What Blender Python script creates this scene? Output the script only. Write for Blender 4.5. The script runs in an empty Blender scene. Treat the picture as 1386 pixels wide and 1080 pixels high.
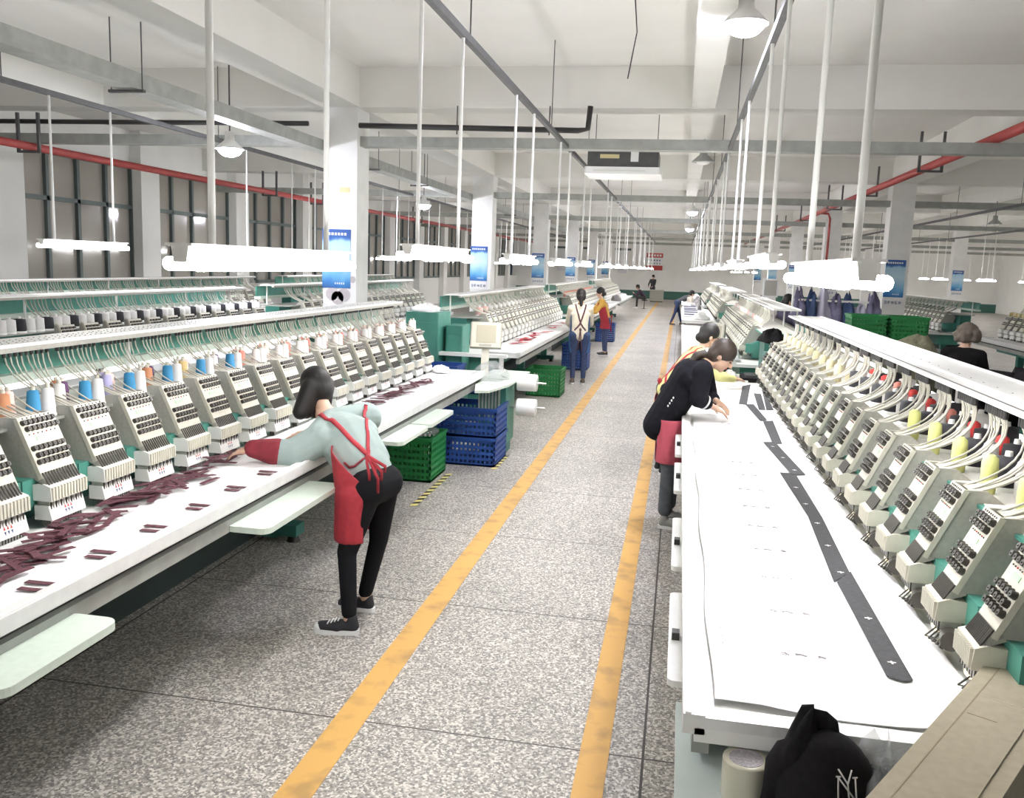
import bpy, math, random
from mathutils import Vector, Matrix, bvhtree
random.seed(7)
sc = bpy.context.scene
COL = sc.collection
V = Vector

# ---------------------------------------------------------------- camera, world, exposure
cam_d = bpy.data.cameras.new('camera'); cam = bpy.data.objects.new('camera', cam_d); COL.objects.link(cam)
RGT = (0.98190701, 0.18594372, 0.03582666); UPV = (-0.06277398, 0.14112597, 0.98799944); FWD = (-0.17865622, 0.97237256, -0.15024501)
mw = Matrix(((RGT[0], UPV[0], -FWD[0], 0.0), (RGT[1], UPV[1], -FWD[1], 0.0), (RGT[2], UPV[2], -FWD[2], 2.0), (0, 0, 0, 1)))
cam.matrix_world = mw
cam_d.sensor_width = 36.0; cam_d.lens = 1198.737 / 1386.0 * 36.0
cam_d.clip_start = 0.05; cam_d.clip_end = 200
sc.camera = cam
world = bpy.data.worlds.new('world'); sc.world = world; world.use_nodes = True
world.node_tree.nodes['Background'].inputs[0].default_value = (0.10, 0.11, 0.14, 1)
world.node_tree.nodes['Background'].inputs[1].default_value = 0.3
sc.view_settings.view_transform = 'Standard'; sc.view_settings.look = 'None'
sc.view_settings.exposure = -0.06; sc.view_settings.gamma = 1.0; sc.view_settings.use_curve_mapping = False
TUBE = 62.0      # strength of the fluorescent tubes
BAY = 500.0      # strength of the high-bay lamps
sc.cycles.max_bounces = 8; sc.cycles.diffuse_bounces = 5; sc.cycles.glossy_bounces = 3; sc.cycles.transparent_max_bounces = 8

# ---------------------------------------------------------------- materials
MATS = {}
def mat(name, col, rough=0.6, metal=0.0, noise=0.0, scale=20.0, emit=0.0, alpha=1.0, trans=0.0, bump=0.0, spec=0.5):
    if name in MATS: return MATS[name]
    m = bpy.data.materials.new(name); m.use_nodes = True
    nt = m.node_tree; b = nt.nodes['Principled BSDF']
    c = (col[0], col[1], col[2], 1)
    b.inputs['Base Color'].default_value = c
    b.inputs['Roughness'].default_value = rough; b.inputs['Metallic'].default_value = metal
    b.inputs['Specular IOR Level'].default_value = spec
    if emit:
        b.inputs['Emission Color'].default_value = c; b.inputs['Emission Strength'].default_value = emit
    if alpha < 1: b.inputs['Alpha'].default_value = alpha
    if trans: b.inputs['Transmission Weight'].default_value = trans
    if noise or bump:
        tc = nt.nodes.new('ShaderNodeTexCoord'); n = nt.nodes.new('ShaderNodeTexNoise')
        n.inputs['Scale'].default_value = scale; n.inputs['Detail'].default_value = 4
        nt.links.new(tc.outputs['Object'], n.inputs['Vector'])
        if noise:
            r = nt.nodes.new('ShaderNodeValToRGB')
            r.color_ramp.elements[0].color = tuple(max(0, x * (1 - noise)) for x in col[:3]) + (1,)
            r.color_ramp.elements[1].color = tuple(min(1, x * (1 + noise)) for x in col[:3]) + (1,)
            r.color_ramp.elements[0].position = 0.3; r.color_ramp.elements[1].position = 0.7
            nt.links.new(n.outputs[0], r.inputs[0]); nt.links.new(r.outputs[0], b.inputs['Base Color'])
        if bump:
            bp = nt.nodes.new('ShaderNodeBump'); bp.inputs['Strength'].default_value = bump
            nt.links.new(n.outputs[0], bp.inputs['Height']); nt.links.new(bp.outputs[0], b.inputs['Normal'])
    MATS[name] = m
    return m
M_wall = mat('painted_wall', (0.83, 0.82, 0.79), 0.85, noise=0.03, scale=1.5)
M_ceil = mat('painted_ceiling', (0.80, 0.785, 0.75), 0.9, noise=0.04, scale=0.8)
M_beam = mat('painted_beam', (0.75, 0.74, 0.70), 0.9, noise=0.04, scale=1.2)
M_white = mat('white_enamel', (0.85, 0.85, 0.83), 0.4, noise=0.03, scale=6)
M_cream = mat('cream_plastic', (0.58, 0.555, 0.47), 0.5, noise=0.05, scale=30)
M_grey = mat('grey_plastic', (0.36, 0.35, 0.31), 0.65, noise=0.08, scale=60)
M_teal = mat('teal_enamel', (0.06, 0.235, 0.185), 0.5, noise=0.12, scale=5)
M_dteal = mat('dark_teal_enamel', (0.03, 0.15, 0.12), 0.5, noise=0.1, scale=5)
M_black = mat('black_rubber', (0.02, 0.019, 0.018), 0.5)
M_bead = mat('dark_tension_disc', (0.055, 0.05, 0.042), 0.35, metal=0.3)
M_steel = mat('steel', (0.55, 0.55, 0.53), 0.35, metal=0.9)
M_alu = mat('aluminium', (0.78, 0.78, 0.77), 0.45, metal=0.25, noise=0.05, scale=14)
M_tray = mat('galvanised_tray', (0.33, 0.34, 0.315), 0.6, metal=0.2, noise=0.12, scale=7)
M_rail = mat('dark_steel_rail', (0.085, 0.085, 0.085), 0.6, metal=0.0, noise=0.15, scale=12)
M_tubew = mat('thread_tube_plastic', (0.47, 0.455, 0.39), 0.4)
M_cloth = mat('white_cloth', (0.86, 0.86, 0.86), 0.9, noise=0.02, scale=9, bump=0.15)
M_purple = mat('dark_purple_strap', (0.10, 0.032, 0.045), 0.85, noise=0.3, scale=70)
M_dark = mat('black_fabric', (0.010, 0.009, 0.010), 0.95, noise=0.2, scale=80, spec=0.15)
M_char = mat('charcoal_fabric', (0.045, 0.045, 0.05), 0.85, noise=0.2, scale=60)
M_red = mat('red_paint', (0.36, 0.055, 0.05), 0.5, noise=0.1, scale=8)
M_redcloth = mat('red_apron_cloth', (0.36, 0.028, 0.042), 0.85, noise=0.12, scale=30)
M_lgreen = mat('pale_green_laminate', (0.60, 0.68, 0.60), 0.4, noise=0.05, scale=30)
M_glow = mat('indicator_green', (0.42, 0.72, 0.42), 0.5)
M_crateg = mat('green_crate_plastic', (0.012, 0.19, 0.045), 0.5, noise=0.15, scale=9)
M_crateb = mat('blue_crate_plastic', (0.012, 0.06, 0.27), 0.5, noise=0.15, scale=9)
M_blue = mat('blue_thread', (0.03, 0.22, 0.42), 0.7, bump=0.3, scale=90)
M_card = mat('cardboard', (0.36, 0.315, 0.235), 0.85, noise=0.06, scale=40)
M_yellow = None
M_frame = mat('dark_green_window_frame', (0.085, 0.11, 0.105), 0.5)
M_emit = mat('lamp_tube', (1.0, 0.985, 0.975), 0.5, emit=TUBE)
M_emit2 = mat('added_glow_tube', (1.0, 0.98, 0.93), 0.5, emit=3.0)
M_bay = mat('bay_lamp_glow', (0.86, 0.87, 1.0), 0.5, emit=BAY)

def floor_material():
    m = bpy.data.materials.new('terrazzo'); m.use_nodes = True; nt = m.node_tree; b = nt.nodes['Principled BSDF']
    N = nt.nodes.new; L = nt.links.new
    tc = N('ShaderNodeTexCoord'); sep = N('ShaderNodeSeparateXYZ'); L(tc.outputs['Object'], sep.inputs[0])
    vo = N('ShaderNodeTexVoronoi'); vo.inputs['Scale'].default_value = 105; L(tc.outputs['Object'], vo.inputs['Vector'])
    rp = N('ShaderNodeValToRGB'); rp.color_ramp.interpolation = 'CONSTANT'
    e = rp.color_ramp.elements; e[0].position = 0; e[0].color = (0.17, 0.158, 0.15, 1); e[1].position = 0.22; e[1].color = (0.32, 0.297, 0.27, 1)
    for p_, c_ in ((0.45, (0.44, 0.41, 0.375, 1)), (0.62, (0.60, 0.565, 0.52, 1)), (0.82, (0.25, 0.232, 0.205, 1))):
        q = e.new(p_); q.color = c_
    sc2 = N('ShaderNodeSeparateColor'); L(vo.outputs['Color'], sc2.inputs[0]); L(sc2.outputs[0], rp.inputs[0])
    no = N('ShaderNodeTexNoise'); no.inputs['Scale'].default_value = 0.9; no.inputs['Detail'].default_value = 5; L(tc.outputs['Object'], no.inputs['Vector'])
    mr = N('ShaderNodeMapRange'); mr.inputs[1].default_value = 0.3; mr.inputs[2].default_value = 0.7; mr.inputs[3].default_value = 0.85; mr.inputs[4].default_value = 1.1
    L(no.outputs[0], mr.inputs[0])
    mx = N('ShaderNodeMix'); mx.data_type = 'RGBA'; mx.blend_type = 'MULTIPLY'; mx.inputs[0].default_value = 1
    L(rp.outputs[0], mx.inputs[6]); L(mr.outputs[0], mx.inputs[7])
    def joint(out, off, step, w):
        a = N('ShaderNodeMath'); a.operation = 'ADD'; a.inputs[1].default_value = -off; L(out, a.inputs[0])
        p = N('ShaderNodeMath'); p.operation = 'PINGPONG'; p.inputs[1].default_value = step / 2; L(a.outputs[0], p.inputs[0])
        l = N('ShaderNodeMath'); l.operation = 'LESS_THAN'; l.inputs[1].default_value = w; L(p.outputs[0], l.inputs[0])
        return l.outputs[0]
    j1 = joint(sep.outputs[1], 3.45, 1.4, 0.0045); j2 = joint(sep.outputs[0], -0.03, 2.8, 0.0055)
    mm = N('ShaderNodeMath'); mm.operation = 'MAXIMUM'; L(j1, mm.inputs[0]); L(j2, mm.inputs[1])
    m2 = N('ShaderNodeMix'); m2.data_type = 'RGBA'; L(mm.outputs[0], m2.inputs[0]); L(mx.outputs[2], m2.inputs[6]); m2.inputs[7].default_value = (0.04, 0.035, 0.03, 1)
    L(m2.outputs[2], b.inputs['Base Color']); b.inputs['Roughness'].default_value = 0.48; b.inputs['Specular IOR Level'].default_value = 0.4
    return m
def tape_material():
    m = bpy.data.materials.new('yellow_floor_paint'); m.use_nodes = True; nt = m.node_tree; b = nt.nodes['Principled BSDF']
    tc = nt.nodes.new('ShaderNodeTexCoord'); n = nt.nodes.new('ShaderNodeTexNoise'); n.inputs['Scale'].default_value = 6; n.inputs['Detail'].default_value = 8
    nt.links.new(tc.outputs['Object'], n.inputs['Vector']); r = nt.nodes.new('ShaderNodeValToRGB'); nt.links.new(n.outputs[0], r.inputs[0])
    r.color_ramp.elements[0].color = (0.38, 0.225, 0.07, 1); r.color_ramp.elements[0].position = 0.3
    r.color_ramp.elements[1].color = (0.58, 0.33, 0.085, 1); r.color_ramp.elements[1].position = 0.5
    nt.links.new(r.outputs[0], b.inputs['Base Color']); b.inputs['Roughness'].default_value = 0.6
    return m
def glass_material():
    m = bpy.data.materials.new('night_window_glass'); m.use_nodes = True; b = m.node_tree.nodes['Principled BSDF']
    b.inputs['Base Color'].default_value = (0.36, 0.33, 0.295, 1); b.inputs['Roughness'].default_value = 0.08; b.inputs['Specular IOR Level'].default_value = 0.9
    return m
def poster_material():
    m = bpy.data.materials.new('blue_poster_print'); m.use_nodes = True; nt = m.node_tree; b = nt.nodes['Principled BSDF']
    N = nt.nodes.new; L = nt.links.new
    tc = N('ShaderNodeTexCoord'); sep = N('ShaderNodeSeparateXYZ'); L(tc.outputs['Generated'], sep.inputs[0])
    no = N('ShaderNodeTexNoise'); no.inputs['Scale'].default_value = 2.2; L(tc.outputs['Generated'], no.inputs['Vector'])
    a = N('ShaderNodeMath'); a.operation = 'MULTIPLY_ADD'; L(no.outputs[0], a.inputs[0]); a.inputs[1].default_value = 0.25; L(sep.outputs[2], a.inputs[2])
    r = N('ShaderNodeValToRGB'); e = r.color_ramp.elements
    e[0].position = 0.1; e[0].color = (0.02, 0.09, 0.30, 1); e[1].position = 1.12; e[1].color = (0.03, 0.10, 0.33, 1)
    for p_, c_ in ((0.22, (0.04, 0.2, 0.5, 1)), (0.36, (0.15, 0.42, 0.68, 1)), (0.65, (0.55, 0.74, 0.85, 1)), (0.9, (0.40, 0.62, 0.80, 1)), (0.96, (0.05, 0.16, 0.42, 1))):
        q = e.new(p_); q.color = c_
    L(a.outputs[0], r.inputs[0]); L(r.outputs[0], b.inputs['Base Color']); b.inputs['Roughness'].default_value = 0.35
    return m
M_floor = floor_material(); M_yellow = tape_material(); M_glass = glass_material(); M_poster = poster_material()

# ---------------------------------------------------------------- mesh builder
class MB:
    def __init__(s): s.v = []; s.f = []; s.m = []; s.sm = []; s.mats = []
    def mi(s, m):
        if m not in s.mats: s.mats.append(m)
        return s.mats.index(m)
    def add(s, vs, fs, m, smooth=False):
        o = len(s.v); k = s.mi(m); s.v += [tuple(p) for p in vs]
        for f in fs: s.f.append(tuple(i + o for i in f)); s.m.append(k); s.sm.append(smooth)
        return s
    def box(s, x0, x1, y0, y1, z0, z1, m, R=None, o=None):
        vs = [V((x, y, z)) for x in (x0, x1) for y in (y0, y1) for z in (z0, z1)]
        if R is not None: vs = [R @ p + V(o or (0, 0, 0)) for p in vs]
        return s.add(vs, [(0, 1, 3, 2), (4, 6, 7, 5), (0, 4, 5, 1), (2, 3, 7, 6), (0, 2, 6, 4), (1, 5, 7, 3)], m)
    def rbox(s, x0, x1, y0, y1, z0, z1, m, r=0.01, n=3):   # box rounded in plan
        pts = []
        for cx, cy, a0 in ((x1 - r, y1 - r, 0), (x0 + r, y1 - r, 90), (x0 + r, y0 + r, 180), (x1 - r, y0 + r, 270)):
            for i in range(n + 1):
                a = math.radians(a0 + 90 * i / n); pts.append((cx + r * math.cos(a), cy + r * math.sin(a)))
        return s.poly(pts, z0, z1, m)
    def poly(s, pts, z0, z1, m):
        n = len(pts); vs = [(x, y, z0) for x, y in pts] + [(x, y, z1) for x, y in pts]
        fs = [tuple(range(n))[::-1], tuple(range(n, 2 * n))] + [(i, (i + 1) % n, n + (i + 1) % n, n + i) for i in range(n)]
        return s.add(vs, fs, m)
    def prismy(s, pts, y0, y1, m):      # profile in (x, z) extruded along y
        n = len(pts); vs = [(x, y0, z) for x, z in pts] + [(x, y1, z) for x, z in pts]
        fs = [tuple(range(n)), tuple(range(n, 2 * n))[::-1]] + [(i, n + i, n + (i + 1) % n, (i + 1) % n) for i in range(n)]
        return s.add(vs, fs, m)
    def cyl(s, p0, p1, r0, r1, m, n=8, caps=True, smooth=True):
        p0 = V(p0); p1 = V(p1); d = (p1 - p0).normalized()
        a = d.orthogonal().normalized(); b = d.cross(a); vs = []
        for p, r in ((p0, r0), (p1, r1)):
            for i in range(n):
                t = 2 * math.pi * i / n; vs.append(p + a * (r * math.cos(t)) + b * (r * math.sin(t)))
        s.add(vs, [(i, (i + 1) % n, n + (i + 1) % n, n + i) for i in range(n)], m, smooth)
        if caps: s.add(vs, [tuple(range(n))[::-1], tuple(range(n, 2 * n))], m)
        return s
    def tube(s, pts, r, m, n=6, flat=None):
        pts = [V(p) for p in pts]; rs = r if isinstance(r, (list, tuple)) else [r] * len(pts); vs = []
        a = None
        for i, p in enumerate(pts):
            d = (pts[min(i + 1, len(pts) - 1)] - pts[max(i - 1, 0)]).normalized()
            if a is None: a = d.orthogonal().normalized()
            a = (a - d * a.dot(d)).normalized(); b = d.cross(a)
            for k in range(n):
                t = 2 * math.pi * k / n; vs.append(p + a * (rs[i] * math.cos(t)) + b * (rs[i] * math.sin(t)))
        fs = [(i * n + k, i * n + (k + 1) % n, (i + 1) * n + (k + 1) % n, (i + 1) * n + k) for i in range(len(pts) - 1) for k in range(n)]
        fs += [tuple(range(n))[::-1], tuple(range((len(pts) - 1) * n, len(pts) * n))]
        return s.add(vs, fs, m, True)
    def lathe(s, prof, c, m, n=16, axis=None):   # prof = [(r, z)]
        vs = []
        for r, z in prof:
            for k in range(n):
                t = 2 * math.pi * k / n; vs.append(V((r * math.cos(t), r * math.sin(t), z)))
        if axis is not None: vs = [axis @ p for p in vs]
        vs = [p + V(c) for p in vs]; L = len(prof)
        fs = [(i * n + k, i * n + (k + 1) % n, (i + 1) * n + (k + 1) % n, (i + 1) * n + k) for i in range(L - 1) for k in range(n)]
        s.add(vs, fs, m, True)
        s.add(vs, [tuple(range(n))[::-1], tuple(range((L - 1) * n, L * n))], m)
        return s
    def ell(s, c, rx, ry, rz, m, R=None, n=12, k=8):
        vs = []; fs = []
        for i in range(k + 1):
            ph = math.pi * i / k
            for j in range(n):
                t = 2 * math.pi * j / n; p = V((rx * math.sin(ph) * math.cos(t), ry * math.sin(ph) * math.sin(t), rz * math.cos(ph)))
                if R is not None: p = R @ p
                vs.append(p + V(c))
        for i in range(k):
            for j in range(n): fs.append((i * n + j, (i + 1) * n + j, (i + 1) * n + (j + 1) % n, i * n + (j + 1) % n))
        return s.add(vs, fs, m, True)
    def mesh(s, name):
        me = bpy.data.meshes.new(name); me.from_pydata(s.v, [], s.f)
        for m in s.mats: me.materials.append(m)
        me.polygons.foreach_set('material_index', s.m); me.polygons.foreach_set('use_smooth', s.sm)
        me.validate(); me.update(); return me
    def build(s, name, parent=None, loc=None):
        o = bpy.data.objects.new(name, s.mesh(name)); COL.objects.link(o)
        if parent is not None: o.parent = parent
        if loc is not None: o.location = loc
        return o
def tag(o, label=None, cat=None, group=None, kind=None):
    if label: o['label'] = label
    if cat: o['category'] = cat
    if group: o['group'] = group
    if kind: o['kind'] = kind
    return o
def struct(o, label=None): return tag(o, label, kind='structure')
def empty(name, loc, label, cat, group=None):
    o = bpy.data.objects.new(name, None); COL.objects.link(o); o.location = loc; o.empty_display_size = 0.1
    return tag(o, label, cat, group)
def copy_one(o, parent=None, loc=None):
    c = o.copy(); COL.objects.link(c); c.parent = parent
    if loc is not None: c.location = loc
    return c
def copy_tree(o, parent=None, loc=None):
    c = copy_one(o, parent, loc)
    for ch in list(o.children): copy_tree(ch, c)
    return c
def bez(p0, p1, p2, p3, n=8):
    out = []
    for i in range(n + 1):
        t = i / n; a = 1 - t
        out.append(V(p0) * a ** 3 + V(p1) * (3 * a * a * t) + V(p2) * (3 * a * t * t) + V(p3) * t ** 3)
    return out
def U(a, b): return random.uniform(a, b)

# ---------------------------------------------------------------- room
WL, WR, YB, YF, ZC, ZB = -11.4, 20.0, 62.0, -2.5, 4.45, 3.95
struct(MB().box(WL - 0.3, WR + 0.3, YF - 0.3, YB + 0.3, -0.2, 0, M_floor).build('floor'), 'grey terrazzo factory floor with dark joints')
struct(MB().box(WL - 0.3, WR + 0.3, YF - 0.3, YB + 0.3, ZC, ZC + 0.2, M_ceil).build('ceiling'), 'white painted concrete ceiling')
struct(MB().box(WL - 0.3, WR + 0.3, YB, YB + 0.3, 0, ZC, M_wall).build('wall_back'), 'white far wall')
struct(MB().box(WL - 0.3, WR + 0.3, YF - 0.3, YF, 0, ZC, M_wall).build('wall_front'))
struct(MB().box(WR, WR + 0.3, YF, YB, 0, ZC, M_wall).build('wall_right'))
M_dado = mat('green_dado_paint', (0.05, 0.14, 0.11), 0.6)
struct(MB().box(WL, WR, YB - 0.02, YB, 0, 0.55, M_dado).build('baseboard_back'), 'dark green painted dado of the far wall')
wl = MB().box(WL - 0.3, WL, YF, YB, 0, 1.25, M_wall).box(WL - 0.3, WL, YF, YB, 3.75, ZC, M_wall)
pil = [1.6, 5.6, 9.6] + [13.4 + 4.05 * i for i in range(12)]
for y in pil: wl.box(WL - 0.3, WL + 0.25, y - 0.33, y + 0.33, 0, ZC, M_wall)
struct(wl.build('wall_left'), 'white left wall with pillars between the windows')
for i in range(len(pil) - 1):
    y0, y1 = pil[i] + 0.33, pil[i + 1] - 0.33
    f = MB(); w = y1 - y0
    for k in range(5):
        yy = y0 + w * k / 4; f.box(WL - 0.06, WL + 0.04, max(y0, yy - 0.04), min(y1, yy + 0.04), 1.25, 3.75, M_frame)
    for z in (1.25, 2.85, 3.67): f.box(WL - 0.06, WL + 0.04, y0, y1, z, z + 0.08, M_frame)
    fo = struct(f.build('window_%d' % (i + 1)), 'dark framed window showing the night outside')
    MB().box(WL - 0.05, WL - 0.03, y0, y1, 1.25, 3.75, M_glass).build('window_pane', fo)
# beams
YC = [11.4 + 8.6 * i for i in range(6)]
for y in [2.8] + YC:
    struct(MB().box(WL, WR, y - 0.02, y + 0.42, ZB, ZC, M_beam).build('ceiling_beam'))
for x0, x1 in ((-4.78, -4.25), (0.0, 0.28), (4.18, 4.68), (-8.2, -7.95), (10.3, 10.76), (7.4, 7.65)):
    struct(MB().box(x0, x1, YF, YB, ZB + 0.005, ZC, M_beam).build('ceiling_beam'))
M_stain = mat('bare_plaster_patch', (0.50, 0.46, 0.47), 0.9, noise=0.1, scale=8)
M_sign = mat('white_board', (0.8, 0.8, 0.8), 0.5)
M_sigt = mat('dark_blue_print', (0.03, 0.06, 0.16), 0.6)
M_tapey = mat('yellowed_tape', (0.68, 0.6, 0.33), 0.7)
M_plast = mat('column_plaster', (0.80, 0.795, 0.775), 0.85, noise=0.05, scale=4)
def column(x0, x1, y):
    return struct(MB().box(x0, x1, y, y + 0.45, 0, ZB + 0.02, M_plast).build('column'), 'square white plastered column')
where = ['nearest column left of the aisle', 'second column left of the aisle', 'third column left of the aisle', 'fourth column left of the aisle', 'fifth column left of the aisle', 'sixth column left of the aisle']
strokes = [((0.1, 0.9), (0.9, 0.9)), ((0.1, 0.1), (0.1, 0.9)), ((0.9, 0.1), (0.9, 0.9)), ((0.1, 0.5), (0.9, 0.5)), ((0.1, 0.1), (0.9, 0.1)), ((0.5, 0.0), (0.5, 1.0)), ((0.2, 0.3), (0.8, 0.7)), ((0.2, 0.7), (0.8, 0.3))]
def poster(xc, y, lab, sign=True, w=0.4, short=False):
    r = empty('column_poster', (xc, y - 0.004, 1.6), lab, 'poster', 'blue posters on the columns')
    MB().box(-w / 2, w / 2, -0.004, 0.002, 0.0, 0.78, M_poster).build('printed_sheet', r)
    g = MB()
    for k in range(7):
        g.box(-w / 2 + 0.04 + k * 0.045, -w / 2 + 0.07 + k * 0.045, -0.006, -0.004, 0.70, 0.735, M_sign)
    for k in range(5): g.box(-0.02 + k * 0.03, -0.005 + k * 0.03, -0.006, -0.004, 0.05, 0.075, M_sign)
    g.build('poster_lettering', r)
    if sign:
        q = MB().box(-w / 2, w / 2, -0.006, 0.002, -0.19, -0.03, M_sign).build('caption_plate', r)
        t = MB(); rr = random.Random(5)
        for k in range(5):
            x = -w / 2 + 0.03 + k * 0.072
            for (a, b) in rr.sample(strokes, 5):
                p0 = V((x + a[0] * 0.055, -0.008, -0.145 + a[1] * 0.07)); p1 = V((x + b[0] * 0.055, -0.008, -0.145 + b[1] * 0.07))
                t.cyl(p0, p1, 0.004, 0.004, M_sigt, 4)
        t.build('caption_lettering', r)
for i, y in enumerate(YC):
    column(-4.75, -4.28, y); column(4.22, 4.68, y); column(10.3, 10.76, y)
    poster(-4.56, y, 'blue and white poster on the ' + where[i], sign=i > 0)
    if i: poster(4.42, y, 'blue poster with white caption plate on the ' + where[i].replace('left', 'right'))
    if i > 1: poster(10.52, y, 'blue poster on the %s column of the far right row' % ['', '', 'nearest seen', 'second seen', 'third seen', 'last'][i])
pp = MB(); 
for cx, cz, rx, rz in ((-4.62, 1.52, 0.09, 0.06), (-4.45, 1.51, 0.09, 0.07), (-4.54, 1.47, 0.09, 0.05), (-4.33, 1.72, 0.045, 0.16)):
    pp.cyl((cx, 11.399, cz), (cx, 11.394, cz), rx, rx, M_stain, 14)
struct(pp.build('trim_1'), 'grey bare plaster patches on the nearest left column')
tag(MB().box(-4.52, -4.38, 11.39, 11.398, 2.86, 2.93, M_tapey).build('tape_label'), 'small yellowed tape label high on the nearest left column', 'label')

# floor markings
tag(MB().box(-1.375, -1.235, 0.5, 56, 0, 0.003, M_yellow).build('floor_line'), 'long yellow painted floor line along the left side of the aisle', 'floor marking')
tag(MB().box(-0.29, -0.17, 0.5, 56, 0, 0.003, M_yellow).build('floor_line'), 'long yellow painted floor line beside the right machines', 'floor marking')
def hazard(x, y0, y1, lab):
    g = MB(); n = int((y1 - y0) / 0.06)
    my = mat('hazard_yellow', (0.75, 0.66, 0.22), 0.6)
    for k in range(n):
        a = y0 + k * (y1 - y0) / n; b = a + (y1 - y0) / n; sk = 0.03
        g.add([(x, a, 0.003), (x + 0.055, a + sk, 0.003), (x + 0.055, b + sk, 0.003), (x, b, 0.003), (x, a, 0), (x + 0.055, a + sk, 0), (x + 0.055, b + sk, 0), (x, b, 0)],
              [(0, 1, 2, 3), (4, 5, 1, 0), (7, 6, 2, 3)], M_black if k % 2 else my)
    tag(g.build('hazard_tape'), lab, 'floor marking')
hazard(-2.08, 6.82, 8.0, 'black and yellow striped floor tape in front of the green crate')
hazard(-1.72, 8.34, 8.98, 'short black and yellow striped floor tape beside the tall blue crates')

# overhead runs
def tray(x0, x1, y0, y1, z0, z1, lab):
    tag(MB().box(x0, x1, y0, y1, z0, z1, M_tray).build('cable_tray'), lab, 'cable tray', 'grey steel cable trays under the ceiling')
ords = ['nearest', 'second', 'third', 'fourth', 'fifth', 'sixth']
for i, y in enumerate(YC):
    for x0, x1, w in ((WL + 0.3, -4.95, 'left of the left column row'), (-4.28, 4.22, 'over the aisle'), (4.68, 10.3, 'right of the right column row'), (10.76, 19.5, 'over the far right machines')):
        if x0 > 4.7 and i < 1: continue
        tray(x0, x1, y + 0.1, y + 0.3, 3.47, 3.60, '%s grey steel cable tray crossing %s' % (ords[i], w))
ys = [1.5] + YC
tray(-4.98, -4.76, 0.5, 56, 3.40, 3.54, 'long grey steel cable tray running beside the left column row')
for i, y in enumerate([3.0, 7.3, 13.5, 16.2, 22.5, 25.2]):
    g = MB()
    for x in (-5.02, -4.72): g.cyl((x, y, 3.38), (x, y, ZB + 0.3 if abs(x) > 9 else 4.0), 0.006, 0.006, M_rail, 5)
    g.box(-5.04, -4.70, y - 0.02, y + 0.02, 3.365, 3.39, M_rail)
    tag(g.build('tray_hanger'), 'thin dark rod hanger holding the long left cable tray', 'hanger', 'rod hangers of the left tray')
def rail(x, y0, y1, z, lab, w=0.045):
    r = empty('support_rail', (x, y0, z), lab, 'rail')
    MB().box(-w / 2, w / 2, 0, y1 - y0, -0.025, 0.025, M_rail).build('channel', r)
    g = MB(); y = 2.0
    while y < y1 - y0:
        g.cyl((0, y, 0), (0, y, ZC - z), 0.006, 0.006, M_rail, 5); y += 3.9
    g.build('hanger_rod', r)
rail(-1.52, 0.3, 50, 3.5, 'dark steel rail over the left side of the aisle carrying the lamp pipes')
rail(0.49, 0.3, 50, 3.5, 'dark steel rail over the right machines carrying the lamp pipes')
rail(-6.2, 1.5, 50, 3.5, 'dark steel rail over the second machine row on the left', 0.05)
rail(9.0, 8, 50, 3.4, 'dark steel rail over the far right machines')
rail(6.0, 12, 50, 3.4, 'dark steel rail right of the right column row')
# black pipe in front of the nearest tray
g = MB(); g.tube([(-11, 11.25, 3.72), (-4.9, 11.25, 3.72)], 0.032, M_black, 8)
tag(g.build('black_pipe'), 'black pipe crossing below the ceiling left of the nearest column', 'pipe')
g = MB(); g.tube([(-4.2, 11.25, 3.70), (-1.36, 11.25, 3.66), (-1.24, 11.25, 3.68), (-1.22, 11.25, 3.95)], 0.035, M_black, 8)
for x in (-2.9, -1.72): g.cyl((x, 11.25, 3.6), (x, 11.25, 3.95), 0.008, 0.008, M_black, 5)
tag(g.build('black_pipe'), 'black pipe right of the nearest column bending up to the ceiling near the air conditioner', 'pipe')
g = MB(); g.tube([(-0.55, 8.0, ZC), (-0.5, 8.0, 4.0), (-0.56, 8.02, 3.62)], 0.006, M_black, 5)
tag(g.build('loose_wire'), 'thin dark wire dangling from the ceiling over the aisle', 'wire')
# red sprinkler pipes
def hanger(g, x, y, z, top, w=0.16):
    for dx in (-w, w): g.box(x + dx - 0.018, x + dx + 0.018, y - 0.02, y + 0.02, z - 0.07, top, M_rail)
    g.box(x - w - 0.018, x + w + 0.018, y - 0.02, y + 0.02, z - 0.09, z - 0.06, M_rail)
r = empty('red_pipe', (-9.0, 6, 3.38), 'long red sprinkler pipe running past the left windows', 'pipe')
MB().tube([(0, 0, 0), (0, 50, 0)], 0.055, M_red, 10).build('pipe_run', r)
for y in (5.2, 12.6, 15.2, 23.8): 
    g = MB(); hanger(g, 0, y, 0, 0.45); g.build('hanger', r)
r = empty('red_pipe', (3.55, 4.0, 3.67), 'long red sprinkler pipe running beside the right column row', 'pipe')
MB().tube([(0, 0, 0), (0, 50, 0)], 0.06, M_red, 10).build('pipe_run', r)
for y in (10.5, 15.0, 19.0, 24.0, 31): 
    g = MB(); hanger(g, 0, y, 0, 0.5); g.build('hanger', r)
MB().tube([(0, 21.5, 0), (0.25, 21.5, -0.02), (0.3, 21.5, -0.15), (0.3, 21.5, -2.0)], 0.032, M_red, 8).build('drop_pipe', r)

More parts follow.
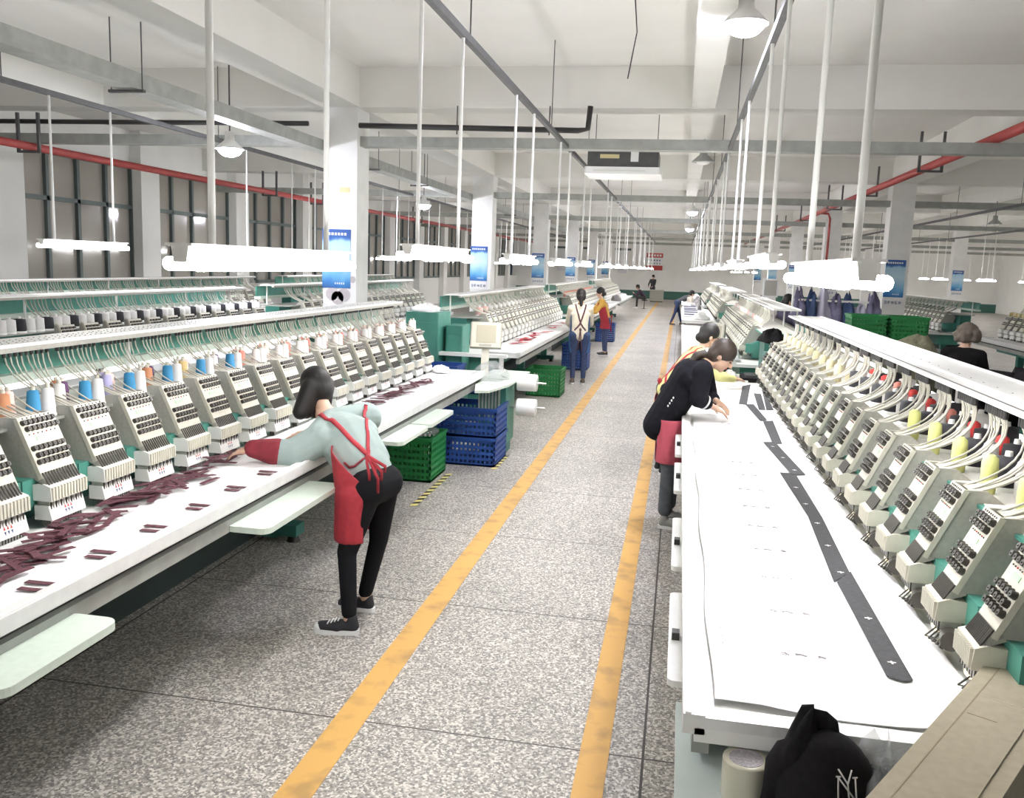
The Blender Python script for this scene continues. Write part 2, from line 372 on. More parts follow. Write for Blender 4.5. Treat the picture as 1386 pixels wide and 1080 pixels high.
# ceiling air conditioner
r = empty('air_conditioner', (-0.84, 12.0, 3.22), 'suspended ceiling air conditioner cassette over the aisle', 'air conditioner')
MB().box(-0.46, 0.46, -0.02, 0.7, 0.08, 0.30, M_rail).box(-0.3, -0.05, -0.03, -0.02, 0.2, 0.25, M_tapey).box(0.1, 0.2, -0.04, -0.02, 0.16, 0.3, M_white).build('casing', r)
MB().rbox(-0.5, 0.5, -0.06, 0.78, 0.0, 0.09, M_white, 0.04).box(-0.38, 0.3, -0.065, -0.06, 0.03, 0.05, M_beam).build('grille_panel', r)
g = MB()
for x in (-0.42, 0.42): g.cyl((x, 0.5, 0.3), (x, 0.5, 1.22), 0.006, 0.006, M_rail, 5)
g.build('suspension_rods', r)

# high-bay lamps
def bay(x, y, z, lit, lab):
    r = empty('high_bay_lamp', (x, y, z), lab, 'lamp', 'bell shaped lamps under the ceiling')
    MB().lathe([(0.17, 0.0), (0.175, 0.005), (0.06, 0.11), (0.055, 0.2), (0.03, 0.21)], (0, 0, 0), M_white if lit else M_tray, 18).build('lamp_shade', r)
    MB().ell((0, 0, 0.0), 0.14 if lit else 0.1, 0.14 if lit else 0.1, 0.09 if lit else 0.04, M_bay if lit else M_white).build('bulb', r)
    MB().cyl((0, 0, 0.2), (0, 0, ZC - z), 0.01, 0.01, M_rail, 5).build('cord', r)
bay(0.35, 7.1, 3.82, True, 'lit bell shaped ceiling lamp at the top of the photo, nearest of its row')
bay(0.22, 14.0, 3.62, False, 'unlit grey bell shaped ceiling lamp right of the air conditioner')
bay(-5.45, 10.2, 3.25, True, 'lit bell shaped ceiling lamp left of the nearest column')
bay(-5.6, 19.0, 3.2, True, 'lit bell shaped ceiling lamp seen right of the nearest column')
bay(-4.9, 31.0, 3.3, True, 'lit bell shaped ceiling lamp left of the third left column')
bay(0.2, 25.5, 3.6, True, 'lit bell shaped ceiling lamp over the aisle midway along the hall')
bay(0.2, 33.5, 3.5, True, 'lit bell shaped ceiling lamp over the far part of the aisle')
bay(7.5, 24.0, 3.4, False, 'unlit grey bell shaped ceiling lamp over the far right machines')

# fluorescent lamps over the machines
def lamp_proto(L=1.35, ztop=3.48, rows=2):
    r = bpy.data.objects.new('hanging_lamp', None); COL.objects.link(r)
    MB().prismy([(-0.022, 0.005), (-0.03, 0.055), (0.03, 0.055), (0.022, 0.005)], -L / 2, L / 2, M_white).build('batten', r)
    MB().prismy([(-0.045, 0.055), (-0.045, 0.064), (0.045, 0.064), (0.045, 0.055)], -L / 2 - 0.01, L / 2 + 0.01, M_white).build('top_cover', r)
    for dx in (-0.05, 0.05): MB().cyl((dx, -L / 2 + 0.02, 0.0), (dx, L / 2 - 0.02, 0.0), 0.022, 0.022, M_emit, 10).build('light_tube', r)
    for y in (-0.48, 0.48): MB().cyl((0, y, 0.06), (0, y, ztop - 2.02), 0.0125, 0.0125, M_white, 8).build('hanging_pipe', r)
    return r
LP = lamp_proto(); LP2 = lamp_proto(ztop=ZC - 0.045)
first = [LP]
first2 = [LP2]
def lamp(x, y, lab, group, z=2.02, hung=False):
    o = (first2.pop() if first2 else copy_tree(LP2)) if hung else (first.pop() if first else copy_tree(LP))
    o.location = (x, y, z); tag(o, lab, 'lamp', group)
    return o
nth = ['nearest', 'second', 'third', 'fourth', 'fifth', 'sixth', 'seventh', 'eighth', 'ninth', 'tenth', 'eleventh', 'twelfth', 'thirteenth', 'fourteenth', 'fifteenth']
for i, y in enumerate([3.2, 5.52, 8.45, 11.4, 14.2, 18.5, 21.5, 24.6, 29, 33, 37, 42, 47]):
    lamp(-1.52, y, '%s fluorescent lamp hanging on two pipes left of the aisle' % nth[i], 'hanging lamps left of the aisle', 1.965 if i == 0 else 2.03)
for i, y in enumerate([3.2, 5.75, 8.7, 12.2, 15.5, 19, 22.5, 26.5, 31, 36, 41, 46]):
    lamp(0.49, y, '%s fluorescent lamp hanging on two pipes over the right machines' % nth[i], 'hanging lamps over the right machines', 1.985 if i == 0 else 2.05)
for i, y in enumerate([8.5, 11.6, 15, 18.5, 22, 26, 31, 36]):
    lamp(-6.2, y, '%s fluorescent lamp hanging over the second machine row on the left' % nth[i], 'hanging lamps of the second left row')
for x in (-8.5, -3.6, 3.2, 7.2, 11.5, 16):  # grid of lamps added to brighten the far end
    for y in (41, 46, 51, 55, 59):
        lamp(x, y, 'small distant fluorescent lamp added to brighten the far wall', 'distant lamps near the far wall', hung=True)
for x, y in ((12.5, 14), (12.5, 22), (16, 18), (16, 26), (6, 6), (12, 5), (-8.9, 5), (-8.9, 20), (-8.9, 28), (-1.52, 0.3), (-6.2, 4.6)):  # extra lamps added because the hall needed more light
    lamp(x, y, 'fluorescent lamp added beyond the seen rows to light the hall', 'hanging lamps added to light the hall', hung=True)
for i, (x, y) in enumerate([(9.0, 16.8), (9.0, 20.5), (9.0, 24.5), (9.0, 29), (9.0, 34), (6.0, 30), (6.0, 35), (13, 30), (13, 36)]):
    lamp(x, y, '%s fluorescent lamp hanging over the far right machines' % nth[i], 'hanging lamps on the far right')

# ---------------------------------------------------------------- embroidery machines
PITCH = 0.34
M_pres = mat('presser_cover_white', (0.74, 0.73, 0.70), 0.45)
M_logo = mat('red_mark', (0.5, 0.05, 0.05), 0.6)
M_under = mat('under_table_shade', (0.02, 0.035, 0.032), 0.7)  # near-black, puts the shade beneath the tables into the colour
M_led = mat('needle_light', (1.0, 0.86, 0.55), 0.5, emit=2.0)
_hc = {}
def head_proto(s, lod, style):
    # needle line at x=0, machine interior towards s*x ; returns an object tree
    k = (s, lod, style)
    if k in _hc: return _hc[k]
    X = lambda u: s * u
    hw = 0.10 if style == 'L' else 0.064
    ws = hw / 0.10
    root = MB()
    # side plates and spine
    prof = [(X(-0.005), 1.08), (X(0.10), 1.315), (X(0.17), 1.315), (X(0.30), 1.22), (X(0.27), 1.08), (X(0.06), 1.07)]
    root.prismy(prof, -hw, -hw + 0.012, M_grey).prismy(prof, hw - 0.012, hw, M_grey)
    root.prismy([(X(0.03), 1.07), (X(0.12), 1.29), (X(0.28), 1.2), (X(0.25), 1.07)], -hw + 0.012, hw - 0.012, M_grey)
    ho = root.build('sewing_head')
    # slanted face with bezel
    d = V((X(0.105), 0, 0.235)).normalized(); nrm = V((-s * d.z, 0, abs(d.x)))
    P = lambda y, t, h: V((X(-0.005), 0, 1.08)) + V((X(0.105), 0, 0.235)) * t + V((0, y, 0)) + nrm * h
    def slab(g, y0, y1, t0, t1, h0, h1, m):
        vs = [P(y, t, h) for y in (y0, y1) for t in (t0, t1) for h in (h0, h1)]
        g.add(vs, [(0, 1, 3, 2), (4, 6, 7, 5), (0, 4, 5, 1), (2, 3, 7, 6), (0, 2, 6, 4), (1, 5, 7, 3)], m)
    fp = MB(); slab(fp, -hw - 0.004, hw + 0.004, -0.02, 1.0, -0.012, 0.006, M_cream)
    slab(fp, -0.045 * ws, 0.03 * ws, 0.585, 0.65, 0.006, 0.008, M_glow)
    fp.build('face_plate', ho)
    nn = (7 if style == 'L' else 5) if lod == 0 else (4 if style == 'L' else 3)
    kn = MB()
    rows = (0.90, 0.79, 0.70 - 0.0, 0.47, 0.35, 0.24) if lod == 0 else (0.88, 0.76, 0.45, 0.30)
    rows = tuple(t for t in rows if t != 0.70)
    for ri, t in enumerate(rows):
        if lod == 0:
            for i in range(nn):
                y = (-0.082 + i * 0.164 / (nn - 1)) * ws + (0.006 if ri % 2 else -0.004)
                a = P(y, t, 0.006); b = P(y, t, 0.024)
                kn.cyl(a, b, 0.0125, 0.010, M_bead, 8)
                kn.cyl(b, P(y, t, 0.027), 0.003, 0.003, M_bead, 4)
        else:
            for i in range(nn):
                y = -0.078 * ws + i * 0.156 * ws / (nn - 1)
                slab(kn, y - 0.016, y + 0.016, t - 0.035, t + 0.035, 0.006, 0.02, M_bead)
    kn.build('tension_knobs', ho)
    if lod == 0:
        hl = MB()
        for i in range(7):
            y = (-0.075 + i * 0.025) * ws
            hl.cyl(P(y, 0.97, 0.006), P(y, 0.97, 0.008), 0.004, 0.004, M_bead, 6)
            hl.cyl(P(y, 0.70, 0.006), P(y, 0.70, 0.009), 0.003, 0.003, M_logo if i % 3 == 1 else M_bead, 5)
        hl.build('thread_guides', ho)
    # springs row
    sp = MB()
    sp.prismy([(X(-0.03), 1.045), (X(0.0), 1.10), (X(0.03), 1.07)], -hw, hw, M_grey)
    n2 = 12 if lod == 0 else 0
    for i in range(n2):
        y = (-0.092 + i * 0.184 / 11) * ws
        sp.cyl((X(-0.034), y, 1.05), (X(-0.008), y - 0.006, 1.10), 0.004, 0.004, M_bead, 5)
    sp.build('take_up_levers', ho)
    # comb (needle case)
    cb = MB(); cb.prismy([(X(-0.055), 0.985), (X(-0.05), 1.045), (X(-0.02), 1.055), (X(0.03), 1.05), (X(0.03), 0.985)], -hw - 0.01, hw + 0.01, M_cream if style == 'R' else M_pres)
    if lod == 0:
        for i in range(12):
            y = (-0.1 + i * 0.2 / 11) * ws
            cb.box(min(X(-0.060), X(-0.05)), max(X(-0.060), X(-0.05)), y - 0.005 * ws, y + 0.005 * ws, 0.988, 1.042, M_cream)
    cb.build('needle_case', ho)
    nb = MB(); nb.box(min(X(-0.035), X(0.02)), max(X(-0.035), X(0.02)), -hw, hw, 0.955, 0.985, M_grey)
    if lod == 0:
        for i in range(13):
            y = (-0.092 + i * 0.184 / 12) * ws
            nb.cyl((X(-0.037), y, 0.95), (X(-0.037), y, 0.988), 0.0035, 0.0035, M_steel if i % 2 else M_bead, 5)
    nb.build('needle_bars', ho)
    pc = MB()
    if style == 'L':
        pc.prismy([(X(-0.05), 0.905), (X(-0.035), 0.965), (X(0.03), 0.965), (X(0.03), 0.905)], -hw - 0.005, hw + 0.005, M_pres)
        if lod == 0:
            for i in range(3):
                y = -0.02 + i * 0.018
                q = lambda yy, t: (X(-0.051 + 0.015 * t), yy, 0.905 + 0.06 * t)
                pc.add([q(y, 0.55), q(y + 0.011, 0.55), q(y + 0.006, 0.82)], [(0, 1, 2)], M_logo)
                pc.add([q(y, 0.45), q(y + 0.011, 0.45), q(y + 0.006, 0.2)], [(0, 1, 2)], M_sigt)
        pc.build('presser_cover', ho)
        pf = MB(); pf.box(min(X(-0.03), X(0.0)), max(X(-0.03), X(0.0)), -hw + 0.005, hw, 0.878, 0.905, M_bead)
        if lod == 0:
            for i in range(13):
                y = -0.088 + i * 0.184 / 12; pf.cyl((X(-0.033), y, 0.880), (X(-0.033), y, 0.905), 0.003, 0.003, M_steel, 4)
        pf.build('presser_feet', ho)
    else:
        pc.prismy([(X(-0.02), 0.93), (X(-0.02), 0.985), (X(0.03), 0.985), (X(0.03), 0.93)], -0.05, 0.05, M_cream)
        if lod == 0:
            pc.box(min(X(-0.01), X(0.02)), max(X(-0.01), X(0.02)), 0.065, 0.105, 0.90, 0.93, M_led)
        pc.build('presser_cover', ho)
        pf = MB()
        pf.cyl((X(0.0), 0.0, 0.885), (X(0.0), 0.0, 0.93), 0.008, 0.012, M_steel, 8)
        pf.cyl((X(-0.01), -0.085, 0.945), (X(-0.02), -0.13, 0.945), 0.030, 0.030, M_bead, 14); pf.cyl((X(0.02), -0.15, 0.945), (X(-0.01), -0.085, 0.945), 0.008, 0.008, M_steel, 6)
        pf.box(min(X(0.0), X(0.05)), max(X(0.0), X(0.05)), -0.16, 0.16, 0.93, 0.962, M_cream); pf.box(min(X(0.0), X(0.02)), max(X(0.0), X(0.02)), 0.07, 0.15, 0.89, 0.93, M_steel)
        if lod == 0:
            random.seed(3)
            for i in range(5):
                zz = 0.885 + 0.012 * i
                pf.tube([(X(-0.015), -0.08 + i * 0.02, 0.95), (X(-0.03 - 0.005 * i), -0.06 + i * 0.02, 0.90), (X(-0.01), -0.03 + i * 0.02, 0.882)], 0.003, M_bead, 4)
        pf.build('presser_feet', ho)
    # arm
    am = MB(); am.box(min(X(0.03), X(0.34)), max(X(0.03), X(0.34)), -0.165, 0.165, 0.96, 1.075, M_teal)
    if style == 'R': am.prismy([(X(0.10), 1.075), (X(0.34), 1.20), (X(0.34), 1.075)], -0.165, 0.165, M_teal)
    am.box(min(X(0.12), X(0.34)), max(X(0.12), X(0.34)), -0.12, 0.12, 0.88, 0.96, M_teal)
    am.build('arm', ho)
    # thread tubes from the shelf down to the head
    tb = MB(); ends = 9 if lod == 0 else 6
    us = 0.40 if style == 'L' else 0.30
    rr = (0.0038 if style == 'L' else 0.0042) if lod == 0 else (0.006 if style == 'L' else 0.004)
    spread = 0.034 if style == 'L' else 0.024
    if lod: spread *= 1.5
    for i in range(ends):
        q = i - (ends - 1) / 2
        ya = q * spread; yb = q * (0.019 if lod == 0 else 0.028) * ws
        jx = U(-0.012, 0.012); jz = U(-0.02, 0.02)
        if style == 'L':
            pts = bez((X(us), ya, 1.535), (X(us - 0.01 + jx), ya + U(-.01, .01), 1.40 + jz), (X(0.26 + jx), yb - 0.02, 1.36 + jz), (X(0.125), yb, 1.305), 7)
        else:
            pts = bez((X(us), ya, 1.53), (X(us + 0.05 + jx), ya + 0.01, 1.42 + jz), (X(0.27 + jx), yb, 1.345 + jz), (X(0.125), yb, 1.305), 8)
        tb.tube(pts, rr, M_tubew, 5)
        if lod == 0: tb.cyl((X(us), ya, 1.515), (X(us), ya, 1.552), 0.0095 if style == 'R' else 0.008, 0.0095, M_black, 6)
    tb.build('thread_tubes', ho)
    _hc[k] = ho; ho['unused'] = 1
    return ho

def machine(name_label, s, X0, N, y0, y1, hy, lod, style, shelf_y=None, group=None, table=True, cloth_label=None, tcol=None):
    root = empty('embroidery_machine', (X0, y0, 0), name_label, 'embroidery machine', group)
    X = lambda u: s * u
    def bx(g, u0, u1, ya, yb, z0, z1, m): return g.box(min(X(u0), X(u1)), max(X(u0), X(u1)), ya - y0, yb - y0, z0, z1, m)
    L = y1 - y0
    sy0, sy1 = shelf_y or (y0, y1)
    bx(MB(), 0.03, N + 0.28, y0, y1, 0.825, 0.862, tcol or M_white).build('table_top', root)
    fr = MB(); bx(fr, 0, 0.055, y0, y1, 0.845, 0.897, M_alu); bx(fr, 0.005, 0.02, y0, y1, 0.897, 0.903, M_white); bx(fr, 0.055, N - 0.12, y0, y0 + 0.06, 0.862, 0.892, M_alu); bx(fr, 0.055, N - 0.12, y1 - 0.06, y1, 0.862, 0.892, M_alu)
    fr.build('border_frame', root)
    g = MB(); bx(g, 0.03, 0.075, y0 + 0.1, y1 - 0.1, 0.74, 0.80, M_tray); bx(g, 0.06, 0.09, y0 + 0.1, y1 - 0.1, 0.80, 0.845, M_black)
    g.build('side_beam', root)
    g = MB(); bx(g, N - 0.06, N + 0.36, y0 + 0.2, y1 - 0.1, 0.60, 0.822, M_teal); g.build('bed_beam', root)
    g = MB(); bx(g, N + 0.30, N + 0.52, sy0, sy1, 0.96, 1.255, M_dteal); g.build('upper_beam', root)  # darker teal stands for the shade in the gaps between heads
    g = MB(); bx(g, N + 0.40, N + 0.42, y0, y1, 0.0, 0.62, M_under); g.build('shade_panel', root)  # added panel that blocks light and keeps the floor beneath dark
    g = MB(); bx(g, N + 0.14, N + 0.60, sy0, sy1, 1.26, 1.272, M_teal if style == 'R' else M_tray)
    if style == 'R': bx(g, N + 0.16, N + 0.60, sy0, sy1, 1.272, 1.275, M_beam)
    g.build('cone_rack', root)
    g = MB(); ne = max(2, int(L / 2.6))
    for i in range(ne + 2):
        yy = y1 - 0.5 - 2.75 * i
        if yy < max(y0 + 0.1, 3.0 if X0 > -3 and s < 0 else -9): break
        lg = MB(); bx(lg, N + 0.2, N + 0.32, yy - 0.06, yy + 0.06, 0.03, 0.60, M_teal); bx(lg, N + 0.05, N + 0.55, yy - 0.07, yy + 0.07, 0.05, 0.13, M_dteal)
        lg.cyl((X(N + 0.1), yy - y0, 0.0), (X(N + 0.1), yy - y0, 0.05), 0.05, 0.03, M_black, 10); lg.cyl((X(N + 0.5), yy - y0, 0.0), (X(N + 0.5), yy - y0, 0.05), 0.05, 0.03, M_black, 10)
        lg.build('leg', root)
    # thread shelf with holes and posts
    sf = MB(); u0, u1 = (N + 0.385, N + 0.60) if style == 'L' else (N + 0.27, N + 0.60)
    bx(sf, u0, u1, sy0, sy1, 1.556, 1.572, M_white)
    if style == 'L': bx(sf, u0 - 0.004, u0 + 0.035, sy0, sy1, 1.535, 1.557, M_grey)
    else:
        bx(sf, u0 + 0.10, u0 + 0.115, sy0, sy1, 1.572, 1.580, M_white); bx(sf, u0 + 0.02, u0 + 0.028, sy0 + .1, sy1 - .1, 1.572, 1.574, M_bead)
        bx(sf, u1 - 0.01, u1, sy0, sy1, 1.572, 1.582, M_white)
    if lod == 0:
        yy = sy0 + 0.03
        while yy < sy1:
            for q in range(3 if style == 'L' else 1):
                uu = u0 + 0.04 + q * 0.05 + U(-.006, .006) if style == 'L' else u0 + 0.16
                sf.cyl((X(uu), yy - y0, 1.572), (X(uu), yy - y0, 1.5735), 0.004, 0.004, M_bead, 5)
            yy += 0.04 if style == 'L' else 0.17
    sf.build('thread_shelf', root)
    po = MB(); yy = sy0 + 0.15
    while yy < sy1:
        po.cyl((X(N + 0.57), yy - y0, 1.272), (X(N + 0.57), yy - y0, 1.556), 0.012, 0.012, M_white, 6); yy += PITCH * 4
    po.build('shelf_posts', root)
    if style == 'L':
        g = MB(); bx(g, N + 0.66, N + 0.68, sy0, sy1, 1.395, 1.54, M_teal); g.build('rear_cover', root)
        g = MB(); bx(g, N + 0.60, N + 0.70, sy0, sy1, 1.355, 1.395, M_lgreen); g.build('rear_ledge', root)
    else:
        g = MB(); bx(g, N + 0.66, N + 0.68, sy0, sy0 + 0.9, 1.272, 1.47, M_teal); bx(g, N + 0.62, N + 0.68, sy0, sy1, 1.26, 1.30, M_grey); g.build('rear_cover', root)
    if lod == 0:
        lt = MB(); yy = sy0 + 0.2  # glowing tubes added behind the cones as a white strip that brightens them
        while yy < sy1 - 1.2:
            lt.cyl((X(N + 0.625), yy - y0, 1.335), (X(N + 0.625), yy - y0 + 1.2, 1.335), 0.014, 0.014, M_emit2, 8); yy += 1.3
        lt.build('added_glow', root)
    pr = head_proto(s, lod, style)
    for y in hy:
        if 'unused' in pr:
            del pr['unused']; pr.parent = root; pr.location = (X(N), y - y0, 0)
        else:
            h = copy_tree(pr, root, (X(N), y - y0, 0))
            if 'unused' in h: del h['unused']
    return root

def cloth(x0, x1, y0, y1, z, lab, sag=True, hang=None, cat='cloth'):
    # a sheet with shallow wrinkles
    nx, ny = 14, max(10, int((y1 - y0) / 0.09)); g = MB(); vs = []
    for j in range(ny + 1):
        for i in range(nx + 1):
            x = x0 + (x1 - x0) * i / nx; y = y0 + (y1 - y0) * j / ny
            w = 0.0015 * math.sin(x * 23 + y * 9) * math.sin(y * 7 - x * 5) + 0.0008 * math.sin(y * 31 + 4 * x)
            if i in (0, nx): x += 0.006 * math.sin(y * 6)
            if j in (0, ny): y += 0.02 * math.sin(x * 9)
            vs.append((x, y, z + w))
    n = len(vs); vs += [(a, b, c - 0.004) for a, b, c in vs]
    q = lambda i, j, o=0: o + j * (nx + 1) + i
    fs = [(q(i, j), q(i + 1, j), q(i + 1, j + 1), q(i, j + 1)) for j in range(ny) for i in range(nx)]
    fs += [(q(i, j, n), q(i, j + 1, n), q(i + 1, j + 1, n), q(i + 1, j, n)) for j in range(ny) for i in range(nx)]
    g.add(vs, fs, M_cloth, True)
    return tag(g.build('cloth_sheet'), lab, cat)

HL = [2.16 + PITCH * k for k in range(20)]
mA = machine('long embroidery machine with a row of sewing heads on the left, nearest to the camera', -1, -1.93, 0.56, 0.0, 8.95, HL, 0, 'L', (0.3, 9.05))
HR = [2.47 + PITCH * k for k in range(21)]
mR = machine('long embroidery machine with a row of sewing heads on the right, nearest to the camera', 1, 0.075, 0.795, 2.14, 9.45, HR, 0, 'R', (2.0, 9.75))
cloth(-1.985, -2.47, 0.95, 8.7, 0.876, 'white cloth sheet spread over the table of the nearest left machine')
cloth(0.155, 0.86, 2.26, 9.3, 0.878, 'white cloth sheet spread over the table of the nearest right machine')
grp = 'embroidery machines further down the hall'
far = []
def rng(a, b): 
    o = []; y = a
    while y < b: o.append(y); y += PITCH
    return o
machine('second embroidery machine on the left of the aisle, behind the white control screen', -1, -1.93, 0.56, 11.0, 19.0, rng(12.0, 18.9), 1, 'L', (11.6, 19.1), grp)
machine('third embroidery machine on the left of the aisle, with orange thread on its rack', -1, -1.93, 0.56, 20.8, 28.3, rng(21.3, 28.2), 1, 'L', None, grp)
machine('fourth embroidery machine on the left of the aisle', -1, -1.93, 0.56, 30, 37.5, rng(30.5, 37.4), 1, 'L', None, grp)
machine('second embroidery machine on the right of the aisle, behind the yellow shirted worker', 1, 0.075, 0.795, 11.4, 18.6, rng(12.2, 18.4), 1, 'R', (11.3, 18.6), grp)
machine('third embroidery machine on the right of the aisle', 1, 0.075, 0.795, 20.5, 27.6, rng(21.0, 27.5), 1, 'R', None, grp)
machine('fourth embroidery machine on the right of the aisle', 1, 0.075, 0.795, 29.5, 37, rng(30, 36.8), 1, 'R', None, grp)
machine('embroidery machine in the second left row, right behind the nearest left machine', -1, -4.75, 0.56, 4.3, 11.0, rng(7.1, 11.0), 1, 'L', None, grp)
machine('embroidery machine in the second left row, behind the nearest left column', -1, -4.95, 0.56, 12.3, 19.3, rng(12.8, 19.2), 1, 'L', None, grp)
machine('embroidery machine in the third left row, near the windows', -1, -7.6, 0.56, 9.6, 17, rng(10, 16.9), 1, 'L', None, grp)
machine('embroidery machine in the third left row, further along the windows', -1, -7.6, 0.56, 18.5, 26, rng(19, 25.9), 1, 'L', None, grp)
machine('embroidery machine behind the right column row', 1, 5.1, 0.56, 20.6, 27.5, rng(21, 27.4), 1, 'L', None, grp)
machine('embroidery machine beyond the dark haired worker on the far right', 1, 5.9, 0.56, 11.5, 19.6, rng(12, 19.5), 1, 'L', None, grp)
machine('embroidery machine on the far right, behind the machine with yellow threads', 1, 9.3, 0.56, 16.5, 26, rng(17, 25.9), 1, 'L', None, grp)
for (x0, x1, y0, y1, w) in ((-1.99, -2.46, 11.1, 18.9, 'second left machine'), (-1.99, -2.46, 20.9, 28.2, 'third left machine'), (-1.99, -2.46, 30.1, 37.4, 'fourth left machine'),
        (0.14, 0.84, 11.6, 18.4, 'second right machine'), (0.14, 0.84, 20.6, 27.4, 'third right machine'), (0.14, 0.84, 29.6, 36.8, 'fourth right machine'), (5.97, 6.42, 11.6, 19.5, 'machine beyond the dark haired worker'), (5.17, 5.6, 20.7, 27.4, 'machine behind the right columns')):
    cloth(x0, x1, y0, y1, 0.876, 'white cloth sheet spread over the table of the ' + w)

# thread cones
CM = {}
def cone(kind, colr, colname):
    k = (kind, colname)
    if k not in CM:
        m = mat(colname.replace(' ', '_') + '_thread', colr, 0.75, bump=0.25, scale=120)
        g = MB()
        if kind == 'tall':
            g.lathe([(0.034, 0.0), (0.035, 0.008), (0.032, 0.012), (0.024, 0.118), (0.012, 0.124)], (0, 0, 0), m, 12)
            g.lathe([(0.010, 0.124), (0.009, 0.14)], (0, 0, 0), M_cream, 8)
        elif kind == 'wide':
            g.lathe([(0.052, 0.0), (0.054, 0.012), (0.046, 0.02)], (0, 0, 0), M_white, 14)
            g.lathe([(0.048, 0.012), (0.052, 0.03), (0.048, 0.115), (0.020, 0.122)], (0, 0, 0), m, 14)
            g.lathe([(0.014, 0.12), (0.012, 0.14)], (0, 0, 0), M_white, 8)
        elif kind == 'net':
            g.lathe([(0.024, 0.0), (0.026, 0.01), (0.028, 0.09), (0.025, 0.125), (0.012, 0.135)], (0, 0, 0), m, 10)
        CM[k] = g.mesh('thread_cone')
    return CM[k]
def put_cone(kind, col, cname, loc, where):
    o = bpy.data.objects.new('thread_cone', cone(kind, col, cname)); COL.objects.link(o); o.location = loc
    o.rotation_euler = (0, 0, U(0, 6))
    shape = {'tall': 'slim cone of %s thread', 'wide': 'fat %s thread spool', 'net': 'tall sleeve of %s thread'}[kind] % cname
    tag(o, shape + ' ' + where, 'thread cone', cname + ' thread cones ' + where)
C_ = {'blue': (0.014, 0.085, 0.18), 'white': (0.7, 0.69, 0.67), 'lilac': (0.38, 0.36, 0.58), 'orange': (0.5, 0.22, 0.11), 'plum': (0.11, 0.045, 0.12), 'coral': (0.62, 0.22, 0.17), 'pale pink': (0.82, 0.55, 0.5),
      'black': (0.016, 0.015, 0.02), 'yellow': (0.62, 0.64, 0.24), 'pale yellow': (0.72, 0.66, 0.42), 'red': (0.6, 0.045, 0.04), 'tan': (0.6, 0.45, 0.2), 'olive': (0.42, 0.40, 0.15)}
XL = lambda u: -1.93 - 0.56 - u
for k, y in enumerate(HL[1:]):
    w = 'on the rack of the nearest left machine'
    b = y + 0.17
    near = y < 4.9
    put_cone('tall', C_['blue'] if near else C_['white'], 'blue' if near else 'white', (XL(0.20), b - 0.045, 1.272), w)
    put_cone('tall', C_['white'], 'white', (XL(0.20), b + 0.045, 1.272), w)
    put_cone('tall', C_['plum' if near and k % 2 else 'pale pink'], 'plum' if near and k % 2 else 'pale pink', (XL(0.27), b - 0.11, 1.272), w)
    c = random.choice(['orange', 'lilac', 'white', 'tan']) if near else ('coral' if k % 3 else 'pale pink')
    put_cone('tall', C_[c], c, (XL(0.24), y + 0.0, 1.272), w)
    c = random.choice(['orange', 'lilac', 'white']) if near else random.choice(['coral', 'pale pink', 'white'])
    put_cone('tall', C_[c], c, (XL(0.31), y + 0.07, 1.272), w)
XR = lambda u: 0.075 + 0.795 + u
for k, y in enumerate(HR):
    w = 'on the rack of the nearest right machine'
    if y < 6.0:
        put_cone('wide', C_['black'], 'black', (XR(0.30), y + 0.17, 1.275), w)
        put_cone('wide', C_['black'], 'black', (XR(0.42), y + 0.10, 1.275), w)
        put_cone('wide', C_['white'] if k % 2 else C_['black'], 'white' if k % 2 else 'black', (XR(0.53), y + 0.2, 1.275), w)
        if y < 4.4: put_cone('net', C_['yellow'], 'yellow', (XR(0.22), y + 0.10, 1.275), w)
        put_cone('net', C_['red' if k % 3 != 2 else 'coral'], 'red' if k % 3 != 2 else 'coral', (XR(0.40), y + 0.2, 1.275), w)
        put_cone('net', C_['white'], 'white', (XR(0.31), y + 0.04, 1.275), w)
    else:
        for q in range(3):
            put_cone('net', C_['pale yellow' if q < 2 else 'white'], 'pale yellow' if q < 2 else 'white', (XR(0.22 + 0.09 * q), y + 0.08 + 0.09 * q, 1.275), w)
for k, y in enumerate(rng(2.2 + 2.4, 11)):
    for q in range(3):
        c = 'black' if q == 0 else 'white'
        put_cone('wide', C_[c], c, (-4.75 - 0.56 - 0.19, y + q * 0.11, 1.272), 'on the rack of the second left row')
for k, y in enumerate(rng(21.4, 28)):
    put_cone('tall', C_['coral'], 'coral', (XL(0.24), y, 1.272), 'on the rack of the third left machine')
for k, y in enumerate(rng(12.1, 18.8)):
    put_cone('wide', C_['pale pink' if k < 2 else 'white'], 'pale pink' if k < 2 else 'white', (XL(0.24), y, 1.272), 'on the rack of the second left machine')
for k, y in enumerate(rng(12.3, 18.4)):
    c = ['white', 'pale pink', 'white'][k % 3]
    put_cone('tall', C_[c], c, (XR(0.24), y + 0.1, 1.275), 'on the rack of the second right machine')
for k, y in enumerate(rng(12, 19.5)):
    for q in range(3):
        c = ['olive', 'pale yellow', 'tan'][(k + q) % 3]
        put_cone('wide', C_[c], c, (6.46 + 0.22, y + q * 0.113, 1.272), 'on the rack of the machine beyond the dark haired worker')

